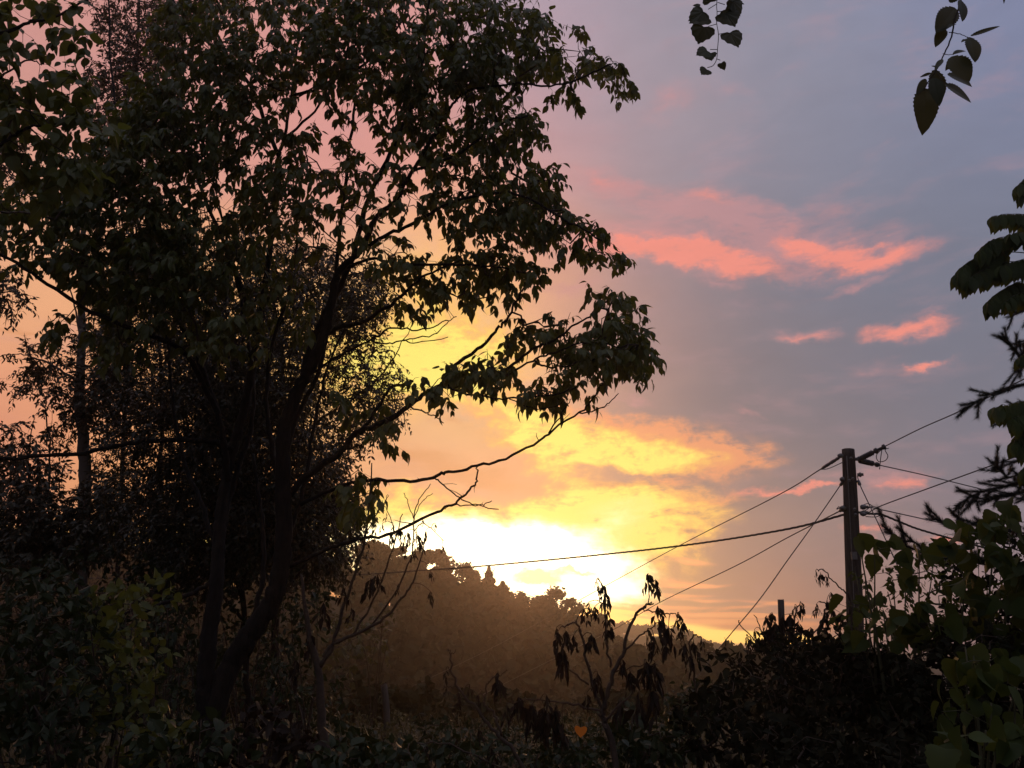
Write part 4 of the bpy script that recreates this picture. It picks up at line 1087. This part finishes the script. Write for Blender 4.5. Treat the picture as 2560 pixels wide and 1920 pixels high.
wire('cable', 'thick twisted cable sagging from the pole across the glow to the left edge', [(1850, 1106), (1822, 1112), (1700, 1143), (1500, 1175), (1300, 1198), (1050, 1222), (900, 1233), (740, 1243), (500, 1248), (220, 1249), (0, 1250), (-200, 1249)], [16.15, 16.2, 18, 21, 24, 28, 31, 34, 38, 43, 47, 51], .016, True, True, 'cable')
wire('power_line', 'wire rising from the long insulator at the pole top to the upper right', [(1912, 964), (1990, 925), (2080, 885), (2250, 800), (2500, 680)], [15.5, 14.6, 13.6, 12, 10], .010)
wire('power_line', 'wire dropping right from the lower long insulator at the pole top', [(1896, 1004), (2000, 1027), (2110, 1054), (2300, 1100), (2500, 1150)], [16.3, 17.3, 18.4, 20.5, 23], .011)
wire('power_line', 'wire rising from the middle of the pole to the right edge, crossing another', [(1870, 1112), (1885, 1102), (1910, 1090), (2000, 1057), (2110, 1017), (2212, 980), (2450, 890)], [15.8, 15.6, 15.4, 14.5, 13.5, 12.6, 10.6], .010)
wire('power_line', 'wire running right and slightly down from the middle insulator of the pole', [(1872, 1094), (1990, 1120), (2150, 1156), (2400, 1210)], [15.8, 17.4, 19.6, 23], .011)
wire('cable', 'short thick twisted cable leaving the pole rightward into the leaves', [(1850, 1106), (1880, 1110), (1905, 1112), (1950, 1130), (2000, 1148), (2150, 1190)], [16, 16.2, 16.5, 17.2, 18, 20], .016, True, True, 'cable')
for (lab, pp, D) in (('taut guy wire slanting down to the left from the pole side', [(1822, 1036), (1814, 1050), (1752, 1140), (1700, 1212), (1640, 1296), (1570, 1380), (1500, 1470)], (16, 16.8)), ('taut guy wire slanting down to the right from the pole into the vines', [(1852, 1028), (1858, 1048), (1880, 1095), (1906, 1150), (1960, 1270), (2010, 1390)], (16, 14.5))):
    q = path(pp, D, 6); e = q[-1].copy(); d = unit(q[-1] - q[-3])
    for k in range(60):
        if e[2] <= float(gz(e[0], e[1])):
            break
        e = e + d * .2
    q = np.vstack([q, e]); m_ = MB(); tube(m_, q, .010, 6); o = m_.build('guy_wire', 'wire'); tag(o, lab, 'guy wire')

# ---------------------------------------------------------------- fence posts
def post(label, px, y0, y1, w, D, lean=0.0):
    a = P(px + lean, y1, D); a[2] = float(gz(a[0], a[1])); t_ = P(px, y0, D)
    r = wpx(w, D); n = 9
    q = curve([(a[0], a[1], a[2] - .3), (a[0] + rng.normal(0, .004), a[1], (a[2] + t_[2]) / 2), tuple(t_)], 5)
    m_ = MB(); sd = 10; rr = np.full(len(q), r); tube(m_, q, rr, sd)
    v = m_.v[0]; v += (np.sin(np.arange(len(v)) % sd * 2.3)[:, None] * .10 * r) * np.array([1, 1, 0])
    v[-sd:, 2] += rng.uniform(-.4, .6, sd) * r
    o = m_.build('fence_post', 'post_wood'); tag(o, label, 'fence post', 'old wooden fence posts'); return o
post('wooden fence post with a chipped top among withered leaves on the right', 1687, 1297, 1430, 13, 9.0)
post('leaning wooden fence post before the hazy slope, left of the withered saplings', 829, 1481, 1600, 13, 14.0, 4)

# ---------------------------------------------------------------- shrubs and thickets
def shrub(label, name, cat, base_px, D, ells, dens, dz, leaf, mat, size, n_leaf, stems=5, group=None, mode='whorl', twig='twig', off=.05, hang=.35, seg=.2, wide=(.85, 1.2), spread=1.0):
    bx, by = base_px
    b = P(bx, by, D); b[2] = float(gz(b[0], b[1]))
    t = thing(name, label, cat, tuple(b), group)
    tg = spots(ells, dens, D, dz)
    nd = []
    for k in range(stems):
        e = tg[rng.integers(0, len(tg))]
        a = b + np.array([rng.normal(0, .10), rng.normal(0, .10), -.05])
        midp = a + (e - a) * .5 + np.array([rng.normal(0, .06), rng.normal(0, .06), .15])
        q = curve([a, midp, e], 7); ln = np.sum(np.linalg.norm(np.diff(q, axis=0), axis=1))
        st = MB(); tube(st, q, np.linspace(.005 + .004 * ln, .003, len(q)), 6); st.build('stem', twig, t); nd += list(q[3:])
    tw, A, par, n0 = grow(nd, tg, seg, .12, .05)
    m_ = MB(); m_.slot = 1; twig_tubes(m_, tw, A, par, n0, .0016, .008, 4); m_.slot = 0
    e = np.array([A[i[-1]] for i in tw]); o_ = unit(np.array([A[i[-1]] - A[i[-2]] for i in tw]))
    if mode == 'compound':
        compound(m_, e, o_, n_leaf, size, size * 1.7, leaf, hang, spread)
    else:
        whorl(m_, e, o_, n_leaf, size, leaf, spread, hang, off, wide)
    m_.build('leaves', (mat, twig), t, leaf is GRAPE)
    return t


G1 = 'leafy shrubs under the big tree'
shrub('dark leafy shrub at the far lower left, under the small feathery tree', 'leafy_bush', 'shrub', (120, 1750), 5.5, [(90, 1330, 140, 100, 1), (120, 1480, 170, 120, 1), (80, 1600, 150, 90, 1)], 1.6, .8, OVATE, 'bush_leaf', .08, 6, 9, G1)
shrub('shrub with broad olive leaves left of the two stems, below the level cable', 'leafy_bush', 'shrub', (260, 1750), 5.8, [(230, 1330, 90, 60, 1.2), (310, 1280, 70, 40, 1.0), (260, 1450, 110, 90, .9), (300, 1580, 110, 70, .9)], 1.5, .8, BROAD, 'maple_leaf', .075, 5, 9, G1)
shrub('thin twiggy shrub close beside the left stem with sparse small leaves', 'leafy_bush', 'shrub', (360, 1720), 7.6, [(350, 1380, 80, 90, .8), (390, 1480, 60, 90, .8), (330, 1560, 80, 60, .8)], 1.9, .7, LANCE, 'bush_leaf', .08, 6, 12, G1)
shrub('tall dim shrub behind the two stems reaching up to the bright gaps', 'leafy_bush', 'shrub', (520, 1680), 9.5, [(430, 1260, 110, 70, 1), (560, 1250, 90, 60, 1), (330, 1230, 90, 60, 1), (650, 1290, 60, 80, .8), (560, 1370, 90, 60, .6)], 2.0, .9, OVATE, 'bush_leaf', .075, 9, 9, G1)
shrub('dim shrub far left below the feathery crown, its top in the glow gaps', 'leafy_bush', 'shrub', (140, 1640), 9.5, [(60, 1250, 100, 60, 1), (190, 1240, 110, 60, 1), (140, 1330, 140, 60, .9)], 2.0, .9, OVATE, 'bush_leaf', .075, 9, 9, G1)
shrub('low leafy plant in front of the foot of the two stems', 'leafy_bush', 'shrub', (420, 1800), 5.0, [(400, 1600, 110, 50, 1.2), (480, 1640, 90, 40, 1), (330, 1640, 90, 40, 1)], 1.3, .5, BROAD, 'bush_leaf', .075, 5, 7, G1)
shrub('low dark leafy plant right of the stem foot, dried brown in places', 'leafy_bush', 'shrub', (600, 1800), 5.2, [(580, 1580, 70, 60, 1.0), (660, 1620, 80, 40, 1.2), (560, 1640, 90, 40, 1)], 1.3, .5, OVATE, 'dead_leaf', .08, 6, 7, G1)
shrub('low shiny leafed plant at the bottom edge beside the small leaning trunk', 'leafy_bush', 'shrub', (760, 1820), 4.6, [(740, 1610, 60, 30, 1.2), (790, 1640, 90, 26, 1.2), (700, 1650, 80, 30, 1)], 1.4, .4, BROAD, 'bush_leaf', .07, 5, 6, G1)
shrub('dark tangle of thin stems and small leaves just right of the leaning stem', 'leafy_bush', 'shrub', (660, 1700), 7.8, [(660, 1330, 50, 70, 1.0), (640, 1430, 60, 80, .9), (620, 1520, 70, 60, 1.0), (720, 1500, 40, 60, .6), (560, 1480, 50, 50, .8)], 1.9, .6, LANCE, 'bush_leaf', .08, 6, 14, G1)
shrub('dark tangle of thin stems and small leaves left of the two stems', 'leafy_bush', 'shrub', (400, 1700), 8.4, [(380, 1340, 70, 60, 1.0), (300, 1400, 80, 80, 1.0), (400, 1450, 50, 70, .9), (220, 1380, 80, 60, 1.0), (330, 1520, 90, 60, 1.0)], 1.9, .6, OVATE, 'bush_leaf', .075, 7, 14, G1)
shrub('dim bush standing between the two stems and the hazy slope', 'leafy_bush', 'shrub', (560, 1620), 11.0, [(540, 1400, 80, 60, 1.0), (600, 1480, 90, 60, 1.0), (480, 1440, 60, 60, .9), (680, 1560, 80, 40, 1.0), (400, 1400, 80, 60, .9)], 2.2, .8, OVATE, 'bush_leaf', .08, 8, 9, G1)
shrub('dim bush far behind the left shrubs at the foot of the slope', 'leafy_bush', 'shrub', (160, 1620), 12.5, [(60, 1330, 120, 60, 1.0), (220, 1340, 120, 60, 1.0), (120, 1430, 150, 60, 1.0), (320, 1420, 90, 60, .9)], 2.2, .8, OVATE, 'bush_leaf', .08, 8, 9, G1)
shrub('pale feathery shrub glowing dimly behind the withered sapling on the left', 'feathery_shrub', 'shrub', (800, 1560), 17.0, [(760, 1360, 60, 40, 1.2), (810, 1350, 46, 50, 1.2), (790, 1410, 60, 30, 1.0), (740, 1420, 40, 50, .8)], 2.4, 1.0, OVATE, 'pale_leaf', .12, 7, 5, None, 'compound', seg=.4)
shrub('small round shrub at the foot of the leaning fence post', 'round_shrub', 'shrub', (840, 1650), 13.5, [(830, 1565, 60, 32, 1.2), (870, 1580, 40, 26, 1.0), (780, 1585, 40, 22, .8)], 3.0, .6, OVATE, 'pale_leaf', .06, 10, 6, None, 'whorl', seg=.3, off=.06)

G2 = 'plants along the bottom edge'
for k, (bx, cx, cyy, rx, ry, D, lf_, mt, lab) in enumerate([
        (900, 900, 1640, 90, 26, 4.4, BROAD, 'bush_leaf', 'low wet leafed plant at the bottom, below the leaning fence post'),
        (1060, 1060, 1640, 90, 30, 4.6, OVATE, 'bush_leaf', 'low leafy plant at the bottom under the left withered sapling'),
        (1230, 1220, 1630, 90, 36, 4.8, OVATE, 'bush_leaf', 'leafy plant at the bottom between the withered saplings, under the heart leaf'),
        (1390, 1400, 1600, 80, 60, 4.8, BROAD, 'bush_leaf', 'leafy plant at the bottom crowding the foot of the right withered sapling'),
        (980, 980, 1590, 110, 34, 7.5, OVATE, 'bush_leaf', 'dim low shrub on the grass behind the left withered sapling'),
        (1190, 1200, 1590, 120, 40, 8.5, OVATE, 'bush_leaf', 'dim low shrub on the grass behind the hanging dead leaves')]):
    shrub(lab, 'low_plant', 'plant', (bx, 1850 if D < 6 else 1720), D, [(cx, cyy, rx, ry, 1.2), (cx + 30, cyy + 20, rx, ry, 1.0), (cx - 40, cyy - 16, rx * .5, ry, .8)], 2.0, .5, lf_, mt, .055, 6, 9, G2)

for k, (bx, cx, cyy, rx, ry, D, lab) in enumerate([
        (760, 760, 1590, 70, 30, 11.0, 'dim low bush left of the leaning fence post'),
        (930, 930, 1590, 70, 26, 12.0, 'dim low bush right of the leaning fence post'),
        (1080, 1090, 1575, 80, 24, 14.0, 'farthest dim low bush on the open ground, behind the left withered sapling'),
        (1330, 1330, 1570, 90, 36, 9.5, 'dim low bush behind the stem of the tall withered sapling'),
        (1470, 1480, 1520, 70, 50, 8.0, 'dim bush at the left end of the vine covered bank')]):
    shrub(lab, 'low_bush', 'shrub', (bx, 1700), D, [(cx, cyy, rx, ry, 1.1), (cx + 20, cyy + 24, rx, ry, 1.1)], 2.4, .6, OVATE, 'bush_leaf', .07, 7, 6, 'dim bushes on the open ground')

# vine covered bank on the right
G3 = 'vine covered bushes on the right'
shrub('grapevine with broad lit leaves climbing before the pole', 'grapevine', 'vine', (1960, 1750), 5.2, [(1875, 1175, 36, 20, .9), (1930, 1195, 44, 24, .7), (1850, 1290, 30, 24, .8), (1925, 1240, 30, 20, .6), (1900, 1310, 50, 26, .8), (1990, 1170, 36, 24, .5), (1990, 1250, 40, 30, .4), (1960, 1350, 90, 36, 1.1), (1870, 1360, 60, 24, 1.2)], 1.15, .35, GRAPE, 'grape_leaf', .12, 2, 9, G3, 'whorl', 'stem', .05, 1.0, .15, spread=.7)
shrub('grapevine spread over the bushes at the right edge, tops against the sky', 'grapevine', 'vine', (2130, 1750), 5.0, [(2160, 1115, 60, 26, .7), (2080, 1150, 50, 26, .6), (2060, 1170, 50, 30, .6), (2130, 1165, 50, 28, .8), (2200, 1150, 50, 30, .8), (2080, 1235, 60, 26, .6), (2180, 1250, 60, 50, .9), (2040, 1345, 90, 34, .8), (2160, 1340, 100, 50, .8), (2290, 1260, 90, 110, .8)], 1.15, .45, GRAPE, 'grape_leaf', .12, 3, 10, G3, 'whorl', 'stem', .05, .9, .15, spread=.75)
shrub('grapevine hanging large leaves low on the right, the nearest and palest', 'grapevine', 'vine', (2140, 1900), 3.6, [(2150, 1440, 70, 30, 1.1), (2060, 1420, 60, 30, .5), (2020, 1510, 100, 40, .4), (2160, 1520, 80, 40, .6)], 1.0, .25, GRAPE, 'grape_leaf', .10, 2, 7, G3, 'whorl', 'stem', .04, 1.1, .12, spread=.5)
shrub('low vine with pale ragged leaves at the lower right corner', 'grapevine', 'vine', (2100, 2000), 3.2, [(2060, 1630, 70, 20, .9), (2140, 1590, 50, 18, .9), (2190, 1600, 40, 20, .8)], 1.2, .2, GRAPE, 'grape_leaf', .11, 3, 6, G3, 'whorl', 'stem', .04, .3, .12, spread=.8)
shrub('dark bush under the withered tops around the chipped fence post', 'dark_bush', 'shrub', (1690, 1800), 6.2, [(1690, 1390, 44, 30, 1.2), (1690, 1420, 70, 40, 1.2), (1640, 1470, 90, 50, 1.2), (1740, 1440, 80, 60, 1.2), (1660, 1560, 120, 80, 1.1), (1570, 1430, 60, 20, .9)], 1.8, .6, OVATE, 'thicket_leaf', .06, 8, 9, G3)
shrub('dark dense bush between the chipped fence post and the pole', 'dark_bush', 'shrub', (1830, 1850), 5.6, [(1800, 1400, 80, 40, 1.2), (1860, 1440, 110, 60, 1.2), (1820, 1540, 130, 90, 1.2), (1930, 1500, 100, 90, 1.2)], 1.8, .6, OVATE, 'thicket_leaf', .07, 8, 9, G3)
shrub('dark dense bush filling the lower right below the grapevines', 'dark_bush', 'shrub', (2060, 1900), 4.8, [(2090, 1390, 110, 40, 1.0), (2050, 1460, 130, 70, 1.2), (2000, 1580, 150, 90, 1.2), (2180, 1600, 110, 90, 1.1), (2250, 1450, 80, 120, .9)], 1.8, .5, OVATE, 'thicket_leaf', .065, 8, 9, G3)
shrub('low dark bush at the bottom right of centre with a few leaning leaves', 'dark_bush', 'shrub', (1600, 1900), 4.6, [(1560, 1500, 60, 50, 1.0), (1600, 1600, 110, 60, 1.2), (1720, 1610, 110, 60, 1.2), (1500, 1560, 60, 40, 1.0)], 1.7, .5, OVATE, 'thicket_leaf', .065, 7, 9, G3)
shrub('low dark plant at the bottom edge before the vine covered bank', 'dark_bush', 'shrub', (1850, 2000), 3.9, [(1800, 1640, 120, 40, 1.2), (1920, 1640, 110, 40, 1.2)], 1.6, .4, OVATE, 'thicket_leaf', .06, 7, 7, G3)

shrub('thin leafy sprays rising round the foot of the pole above the grapevine', 'tall_weed', 'weed', (1930, 1750), 5.8, [(1900, 1250, 60, 50, .8), (1980, 1260, 60, 60, .9), (2040, 1240, 50, 50, .7), (1880, 1340, 60, 40, 1.0), (1980, 1340, 80, 40, 1.1), (2100, 1300, 80, 40, 1.0), (1850, 1320, 30, 30, .8)], 1.8, .4, OVATE, 'grape_leaf', .06, 5, 11, G3, 'whorl', 'stem', .05, .4, .15)
shrub('small leaved twiggy shrub at the right edge among the grapevines', 'twiggy_shrub', 'shrub', (2150, 1750), 5.5, [(2150, 1180, 60, 40, .9), (2080, 1220, 60, 40, .9), (2160, 1290, 60, 50, 1.0), (2190, 1200, 40, 50, .9), (2100, 1340, 80, 40, 1.1), (2200, 1380, 60, 50, 1.1)], 1.8, .4, OVATE, 'thicket_leaf', .06, 6, 9, G3, 'whorl', 'stem', .05, .4, .15)
# ---------------------------------------------------------------- withered plants with hanging dead leaves
def withered(label, name, cat, base_px, D, stems, clumps, group=None, mat='dead_leaf'):
    b = P(*base_px, D); b[2] = float(gz(b[0], b[1]))
    t = thing(name, label, cat, tuple(b), group)
    ends_ = []
    first = True
    for (pp, wa, wb_) in stems:
        q = path(pp, D, 5, .004)
        if first:
            q = np.vstack([[b[0], b[1], b[2] - .1], q]); first = False
        r = np.linspace(wpx(wa, D), wpx(wb_, D), len(q))
        m_ = MB(); tube(m_, q, r, 7)
        for k in range(3, len(q) - 1, 2):      # knots and leaf scars
            d = rnd(1)[0]; tube(m_, [q[k], q[k] + d * (r[k] + .006)], [r[k] * .6, r[k] * .3], 5)
            ends_.append(q[k])
        m_.build('branch', 'twig', t)
    ends_ = np.array(ends_)
    lf = MB(); m_ = lf
    for (x, y, w, h, n) in clumps:
        n = int(n * 1.9); lf.slot = 1
        c = P(x, y - h, D)
        i = int(np.argmin(np.linalg.norm(ends_ - c, axis=1)))
        s_ = ends_[i]
        mid = (s_ + c) / 2 + np.array([0, 0, .06 * np.linalg.norm(s_ - c) + .01])
        if np.linalg.norm(s_ - c) > .02:
            tube(m_, curve([s_, mid, c], 4), np.linspace(.0028, .0016, 9), 5)
        R = w / FPX * D; H = 2 * h / FPX * D
        ang = rng.uniform(0, 6.28, n); f = rng.random(n)
        # leaflets hang from a drooping stalk of about the clump's height
        p_ = c + np.stack([np.cos(ang) * R * .8 * f, np.sin(ang) * R * .8 * f, -H * .62 * f ** 1.2], -1)
        d = np.stack([np.cos(ang) * .22, np.sin(ang) * .22, -np.ones(n)], -1) + rnd(n) * .30
        sz = np.clip(H * rng.uniform(.18, .52, n), .014, .10); lf.slot = 0
        add_leaves(lf, CRUMPLE, p_, d, rnd(n), sz, rng.uniform(.6, 1.7, n), None, rng.uniform(-.8, 2.6, n))
        lf.slot = 1; tube(m_, [c, c + np.array([0, 0, -H * .6])], [.0018, .001], 4)
    lf.build('leaves', (mat, 'twig'), t, False)
    return t


G4 = 'withered saplings with hanging dead leaves'
withered('tall withered sapling right of centre, dead leaves hanging from forked branches', 'withered_sapling', 'sapling', (1345, 1800), 4.4,
         [([(1340, 1700), (1322, 1610), (1305, 1559), (1302, 1536), (1312, 1502), (1326, 1452), (1349, 1405), (1359, 1355), (1389, 1314), (1400, 1305), (1412, 1304)], 14, 3),
          ([(1302, 1536), (1285, 1492), (1268, 1428), (1258, 1375), (1248, 1348), (1235, 1345), (1215, 1352)], 7, 2.5), ([(1319, 1442), (1312, 1400), (1306, 1340), (1306, 1290), (1300, 1262), (1289, 1250)], 5, 2),
          ([(1349, 1405), (1383, 1371), (1400, 1360), (1430, 1340)], 4, 2), ([(1389, 1314), (1420, 1325), (1450, 1325), (1470, 1335)], 3, 2), ([(1272, 1479), (1232, 1445), (1215, 1420)], 4, 2), ([(1302, 1536), (1240, 1524), (1211, 1519), (1137, 1509), (1105, 1520)], 5, 2),
          ([(1326, 1452), (1370, 1440), (1420, 1435)], 3, 2), ([(1400, 1305), (1402, 1262)], 2.5, 1.5), ([(1305, 1559), (1360, 1500), (1400, 1440), (1420, 1400)], 5, 2)],
         [(1289, 1266, 8, 16, 8), (1300, 1282, 10, 22, 10), (1308, 1300, 12, 24, 12), (1272, 1320, 10, 20, 9), (1285, 1330, 10, 20, 8), (1312, 1340, 10, 22, 10), (1262, 1335, 9, 20, 8), (1400, 1268, 18, 30, 12), (1416, 1278, 10, 26, 8), (1310, 1380, 10, 24, 9), (1322, 1372, 9, 20, 7),
          (1420, 1335, 14, 26, 14), (1430, 1365, 14, 30, 14), (1444, 1390, 18, 36, 18), (1466, 1345, 12, 22, 10), (1475, 1360, 12, 20, 10), (1400, 1380, 10, 24, 8), (1412, 1400, 12, 28, 10), (1205, 1390, 10, 26, 10), (1222, 1388, 14, 26, 14), (1240, 1395, 8, 24, 8), (1278, 1395, 16, 26, 16), (1216, 1440, 14, 40, 18), (1202, 1375, 6, 20, 6),
          (1345, 1450, 12, 26, 10), (1360, 1480, 14, 34, 14), (1395, 1460, 14, 36, 14), (1415, 1470, 16, 40, 16), (1290, 1480, 12, 30, 12), (1380, 1530, 16, 40, 16), (1410, 1530, 18, 40, 18), (1340, 1540, 14, 30, 12), (1268, 1520, 8, 24, 7), (1120, 1540, 16, 36, 14), (1150, 1560, 18, 40, 18), (1175, 1570, 16, 44, 16), (1200, 1560, 14, 40, 14), (1215, 1590, 14, 30, 12), (1095, 1550, 8, 30, 7), (1180, 1530, 10, 30, 9)], G4)
withered('low withered sapling leaning left before the hazy slope, few dead leaves', 'withered_sapling', 'sapling', (1190, 1850), 4.2,
         [([(1190, 1760), (1114, 1630), (1070, 1583), (1030, 1533), (983, 1479), (973, 1415), (968, 1402)], 9, 2.5), ([(1084, 1590), (1067, 1543), (1047, 1526), (1047, 1509), (1053, 1475), (1077, 1459), (1096, 1449)], 5, 2), ([(983, 1485), (964, 1484), (955, 1490)], 3, 1.6), ([(973, 1415), (985, 1402)], 2.5, 1.4), ([(1075, 1470), (1088, 1495), (1078, 1520)], 2, 1.4), ([(1030, 1533), (1000, 1522), (985, 1518)], 2.5, 1.4), ([(1150, 1690), (1040, 1640), (960, 1605), (900, 1605)], 5, 2)],
         [(990, 1514, 9, 20, 9), (965, 1497, 6, 12, 5), (1015, 1492, 7, 14, 6), (1033, 1516, 8, 16, 8), (1076, 1490, 7, 38, 10), (964, 1462, 3, 20, 3), (1035, 1595, 6, 22, 5), (1060, 1640, 14, 30, 9), (920, 1630, 10, 20, 6)], G4)
withered('slender withered tree right of the two stems, dead leaves against the white glow', 'withered_sapling', 'sapling', (705, 1700), 6.4,
         [([(705, 1640), (695, 1560), (690, 1459), (670, 1380), (658, 1307), (650, 1240)], 22, 5), ([(692, 1440), (720, 1390), (743, 1307), (770, 1225), (790, 1156), (800, 1060), (803, 1000)], 9, 2.5), ([(700, 1420), (712, 1398), (734, 1385), (802, 1354), (845, 1321), (879, 1277), (895, 1250), (915, 1180)], 9, 2.5),
          ([(760, 1375), (800, 1310), (830, 1240), (855, 1160), (870, 1110)], 5, 2), ([(800, 1354), (860, 1270), (890, 1190), (893, 1120), (905, 1080), (930, 1045)], 4, 1.6), ([(893, 1120), (880, 1080), (872, 1065)], 2, 1.3), ([(893, 1120), (915, 1080), (935, 1066)], 2, 1.3), ([(855, 1160), (840, 1110), (825, 1080)], 2, 1.3), ([(790, 1156), (815, 1110), (840, 1070)], 3, 1.4), ([(800, 1120), (830, 1090), (838, 1068)], 2, 1.3), ([(893, 1150), (915, 1130), (960, 1170)], 2, 1.4)],
         [(810, 1145, 8, 16, 7), (850, 1150, 10, 16, 8), (862, 1160, 12, 20, 12), (880, 1170, 12, 20, 12), (900, 1165, 10, 18, 10), (908, 1180, 9, 18, 9), (920, 1162, 7, 16, 6), (845, 1165, 9, 16, 8), (826, 1142, 6, 12, 5), (957, 1187, 5, 10, 5), (835, 1120, 3, 12, 3), (940, 1142, 3, 12, 3), (912, 1135, 3, 12, 3), (815, 1265, 14, 26, 12), (800, 1275, 10, 26, 10), (860, 1275, 6, 14, 4), (930, 1245, 8, 16, 6), (930, 1295, 9, 18, 7), (740, 1290, 14, 24, 10), (700, 1330, 16, 30, 12), (760, 1330, 8, 20, 6), (668, 1400, 14, 30, 10), (640, 1460, 16, 34, 12), (896, 1205, 10, 16, 8), (870, 1195, 10, 16, 8)], G4)
withered('withered weeds crowding round the chipped fence post against the yellow horizon', 'withered_weeds', 'weeds', (1690, 1750), 6.6,
         [([(1690, 1650), (1690, 1500), (1680, 1420), (1665, 1360), (1660, 1330)], 6, 2), ([(1690, 1480), (1710, 1400), (1715, 1340), (1728, 1304), (1738, 1312)], 4, 2), ([(1690, 1500), (1640, 1420), (1625, 1385), (1612, 1372)], 4, 2), ([(1690, 1500), (1660, 1400), (1640, 1350), (1628, 1328)], 3, 1.6), ([(1720, 1440), (1760, 1370), (1785, 1310), (1770, 1300)], 4, 2), ([(1690, 1480), (1650, 1410), (1600, 1350), (1597, 1340)], 3, 1.5)],
         [(1717, 1322, 6, 16, 8), (1733, 1322, 6, 20, 9), (1764, 1320, 12, 16, 12), (1788, 1318, 12, 20, 14), (1800, 1335, 14, 18, 14), (1612, 1385, 4, 14, 5), (1630, 1375, 6, 16, 7), (1655, 1350, 10, 20, 12), (1668, 1345, 10, 22, 12), (1665, 1375, 16, 22, 20), (1700, 1360, 12, 20, 14), (1710, 1375, 12, 20, 14), (1640, 1395, 16, 20, 18), (1795, 1295, 8, 16, 8), (1720, 1385, 12, 22, 14), (1690, 1390, 18, 24, 20), (1750, 1375, 12, 20, 12), (1835, 1330, 12, 16, 10), (1675, 1370, 22, 26, 26), (1705, 1350, 12, 24, 16), (1690, 1360, 20, 30, 26), (1655, 1385, 20, 26, 22), (1725, 1365, 14, 24, 16), (1620, 1400, 16, 20, 16), (1815, 1345, 16, 22, 16), (1780, 1350, 16, 22, 18)], None)
withered('curved bare twig with one bunch of dead leaves left of the pole', 'withered_twig', 'twig', (1850, 1700), 5.6,
         [([(1850, 1600), (1840, 1400), (1840, 1310), (1828, 1281), (1812, 1268), (1798, 1254), (1785, 1238), (1775, 1230), (1768, 1234)], 4, 1.8)],
         [(1762, 1246, 7, 14, 7), (1772, 1252, 8, 16, 10), (1784, 1256, 6, 14, 7)], None)
withered('drooping dead branch ends beside the tall withered sapling, over dark leaves', 'withered_sapling', 'sapling', (1520, 1780), 4.9,
         [([(1520, 1700), (1510, 1560), (1500, 1450), (1490, 1390), (1500, 1372), (1515, 1376)], 6, 2), ([(1500, 1450), (1475, 1400), (1470, 1380)], 3, 2)],
         [(1478, 1410, 8, 26, 9), (1498, 1405, 10, 24, 10), (1515, 1395, 8, 18, 8), (1490, 1440, 10, 24, 10), (1470, 1375, 8, 16, 8)], G4)

# heart shaped leaf, lit through, on its own thin twig
hp = P(1255, 1570, 4.0)
m_ = MB(); one(PLAINHEART, 1255, 1566, 1254, 1592, 4.0, 1.05, (0, -1, .1), 0, .4)
o = m_.build('heart_shaped_leaf', 'heart_leaf', None, False); tag(o, 'single orange heart shaped leaf lit through, low between the withered saplings', 'leaf')

# ---------------------------------------------------------------- low growth over the ground: nobody could count it
n = 26000
yy = 2.5 + 38 * rng.random(n) ** 1.6; uu = rng.uniform(-.85, .85, n); xx = uu * (yy + 1)
zz = gz(xx, yy)
m_ = MB()
add_leaves(m_, BLADE, np.stack([xx, yy, zz - .02], -1), rnd(n) * .45 + np.array([0, 0, 1.]), rnd(n), rng.uniform(.15, .5, n), rng.uniform(.8, 1.6, n))
n = 9000
yy = 3 + 50 * rng.random(n) ** 1.4; uu = rng.uniform(-.85, .85, n); xx = uu * (yy + 1); zz = gz(xx, yy)
add_leaves(m_, OVATE, np.stack([xx, yy, zz + rng.uniform(0, .35, n)], -1), rnd(n) + np.array([0, 0, .3]), rnd(n) * .5 + np.array([0, 0, 1.]), rng.uniform(.06, .16, n))
o = m_.build('undergrowth', 'grass', None, False); tag(o, 'rough grass and weeds covering the ground', 'undergrowth', None, 'stuff')

# ---------------------------------------------------------------- evening haze lying in the valley
HAZE = 0.0012
hz = MB()
X0, X1, Y0, Y1, Z0, Z1 = -1150, 1150, -105, 725, -9, 28
hv = [(x, y, z) for z in (Z0, Z1) for y in (Y0, Y1) for x in (X0, X1)]
hz.poly(hv, [(0, 2, 3, 1), (4, 5, 7, 6), (0, 1, 5, 4), (2, 6, 7, 3), (0, 4, 6, 2), (1, 3, 7, 5)])
hm, ht = new_mat('haze')
pv = ht.nodes.new('ShaderNodeVolumePrincipled'); pv.inputs['Density'].default_value = HAZE; pv.inputs['Color'].default_value = (.92, .88, .84, 1)
pv.inputs['Anisotropy'].default_value = 0.86
oh = ht.nodes.new('ShaderNodeOutputMaterial'); ht.links.new(pv.outputs[0], oh.inputs['Volume'])
MAT['haze'] = hm
o = hz.build('haze', 'haze', None, False); tag(o, 'thin warm evening haze in the valley', 'haze', None, 'stuff')
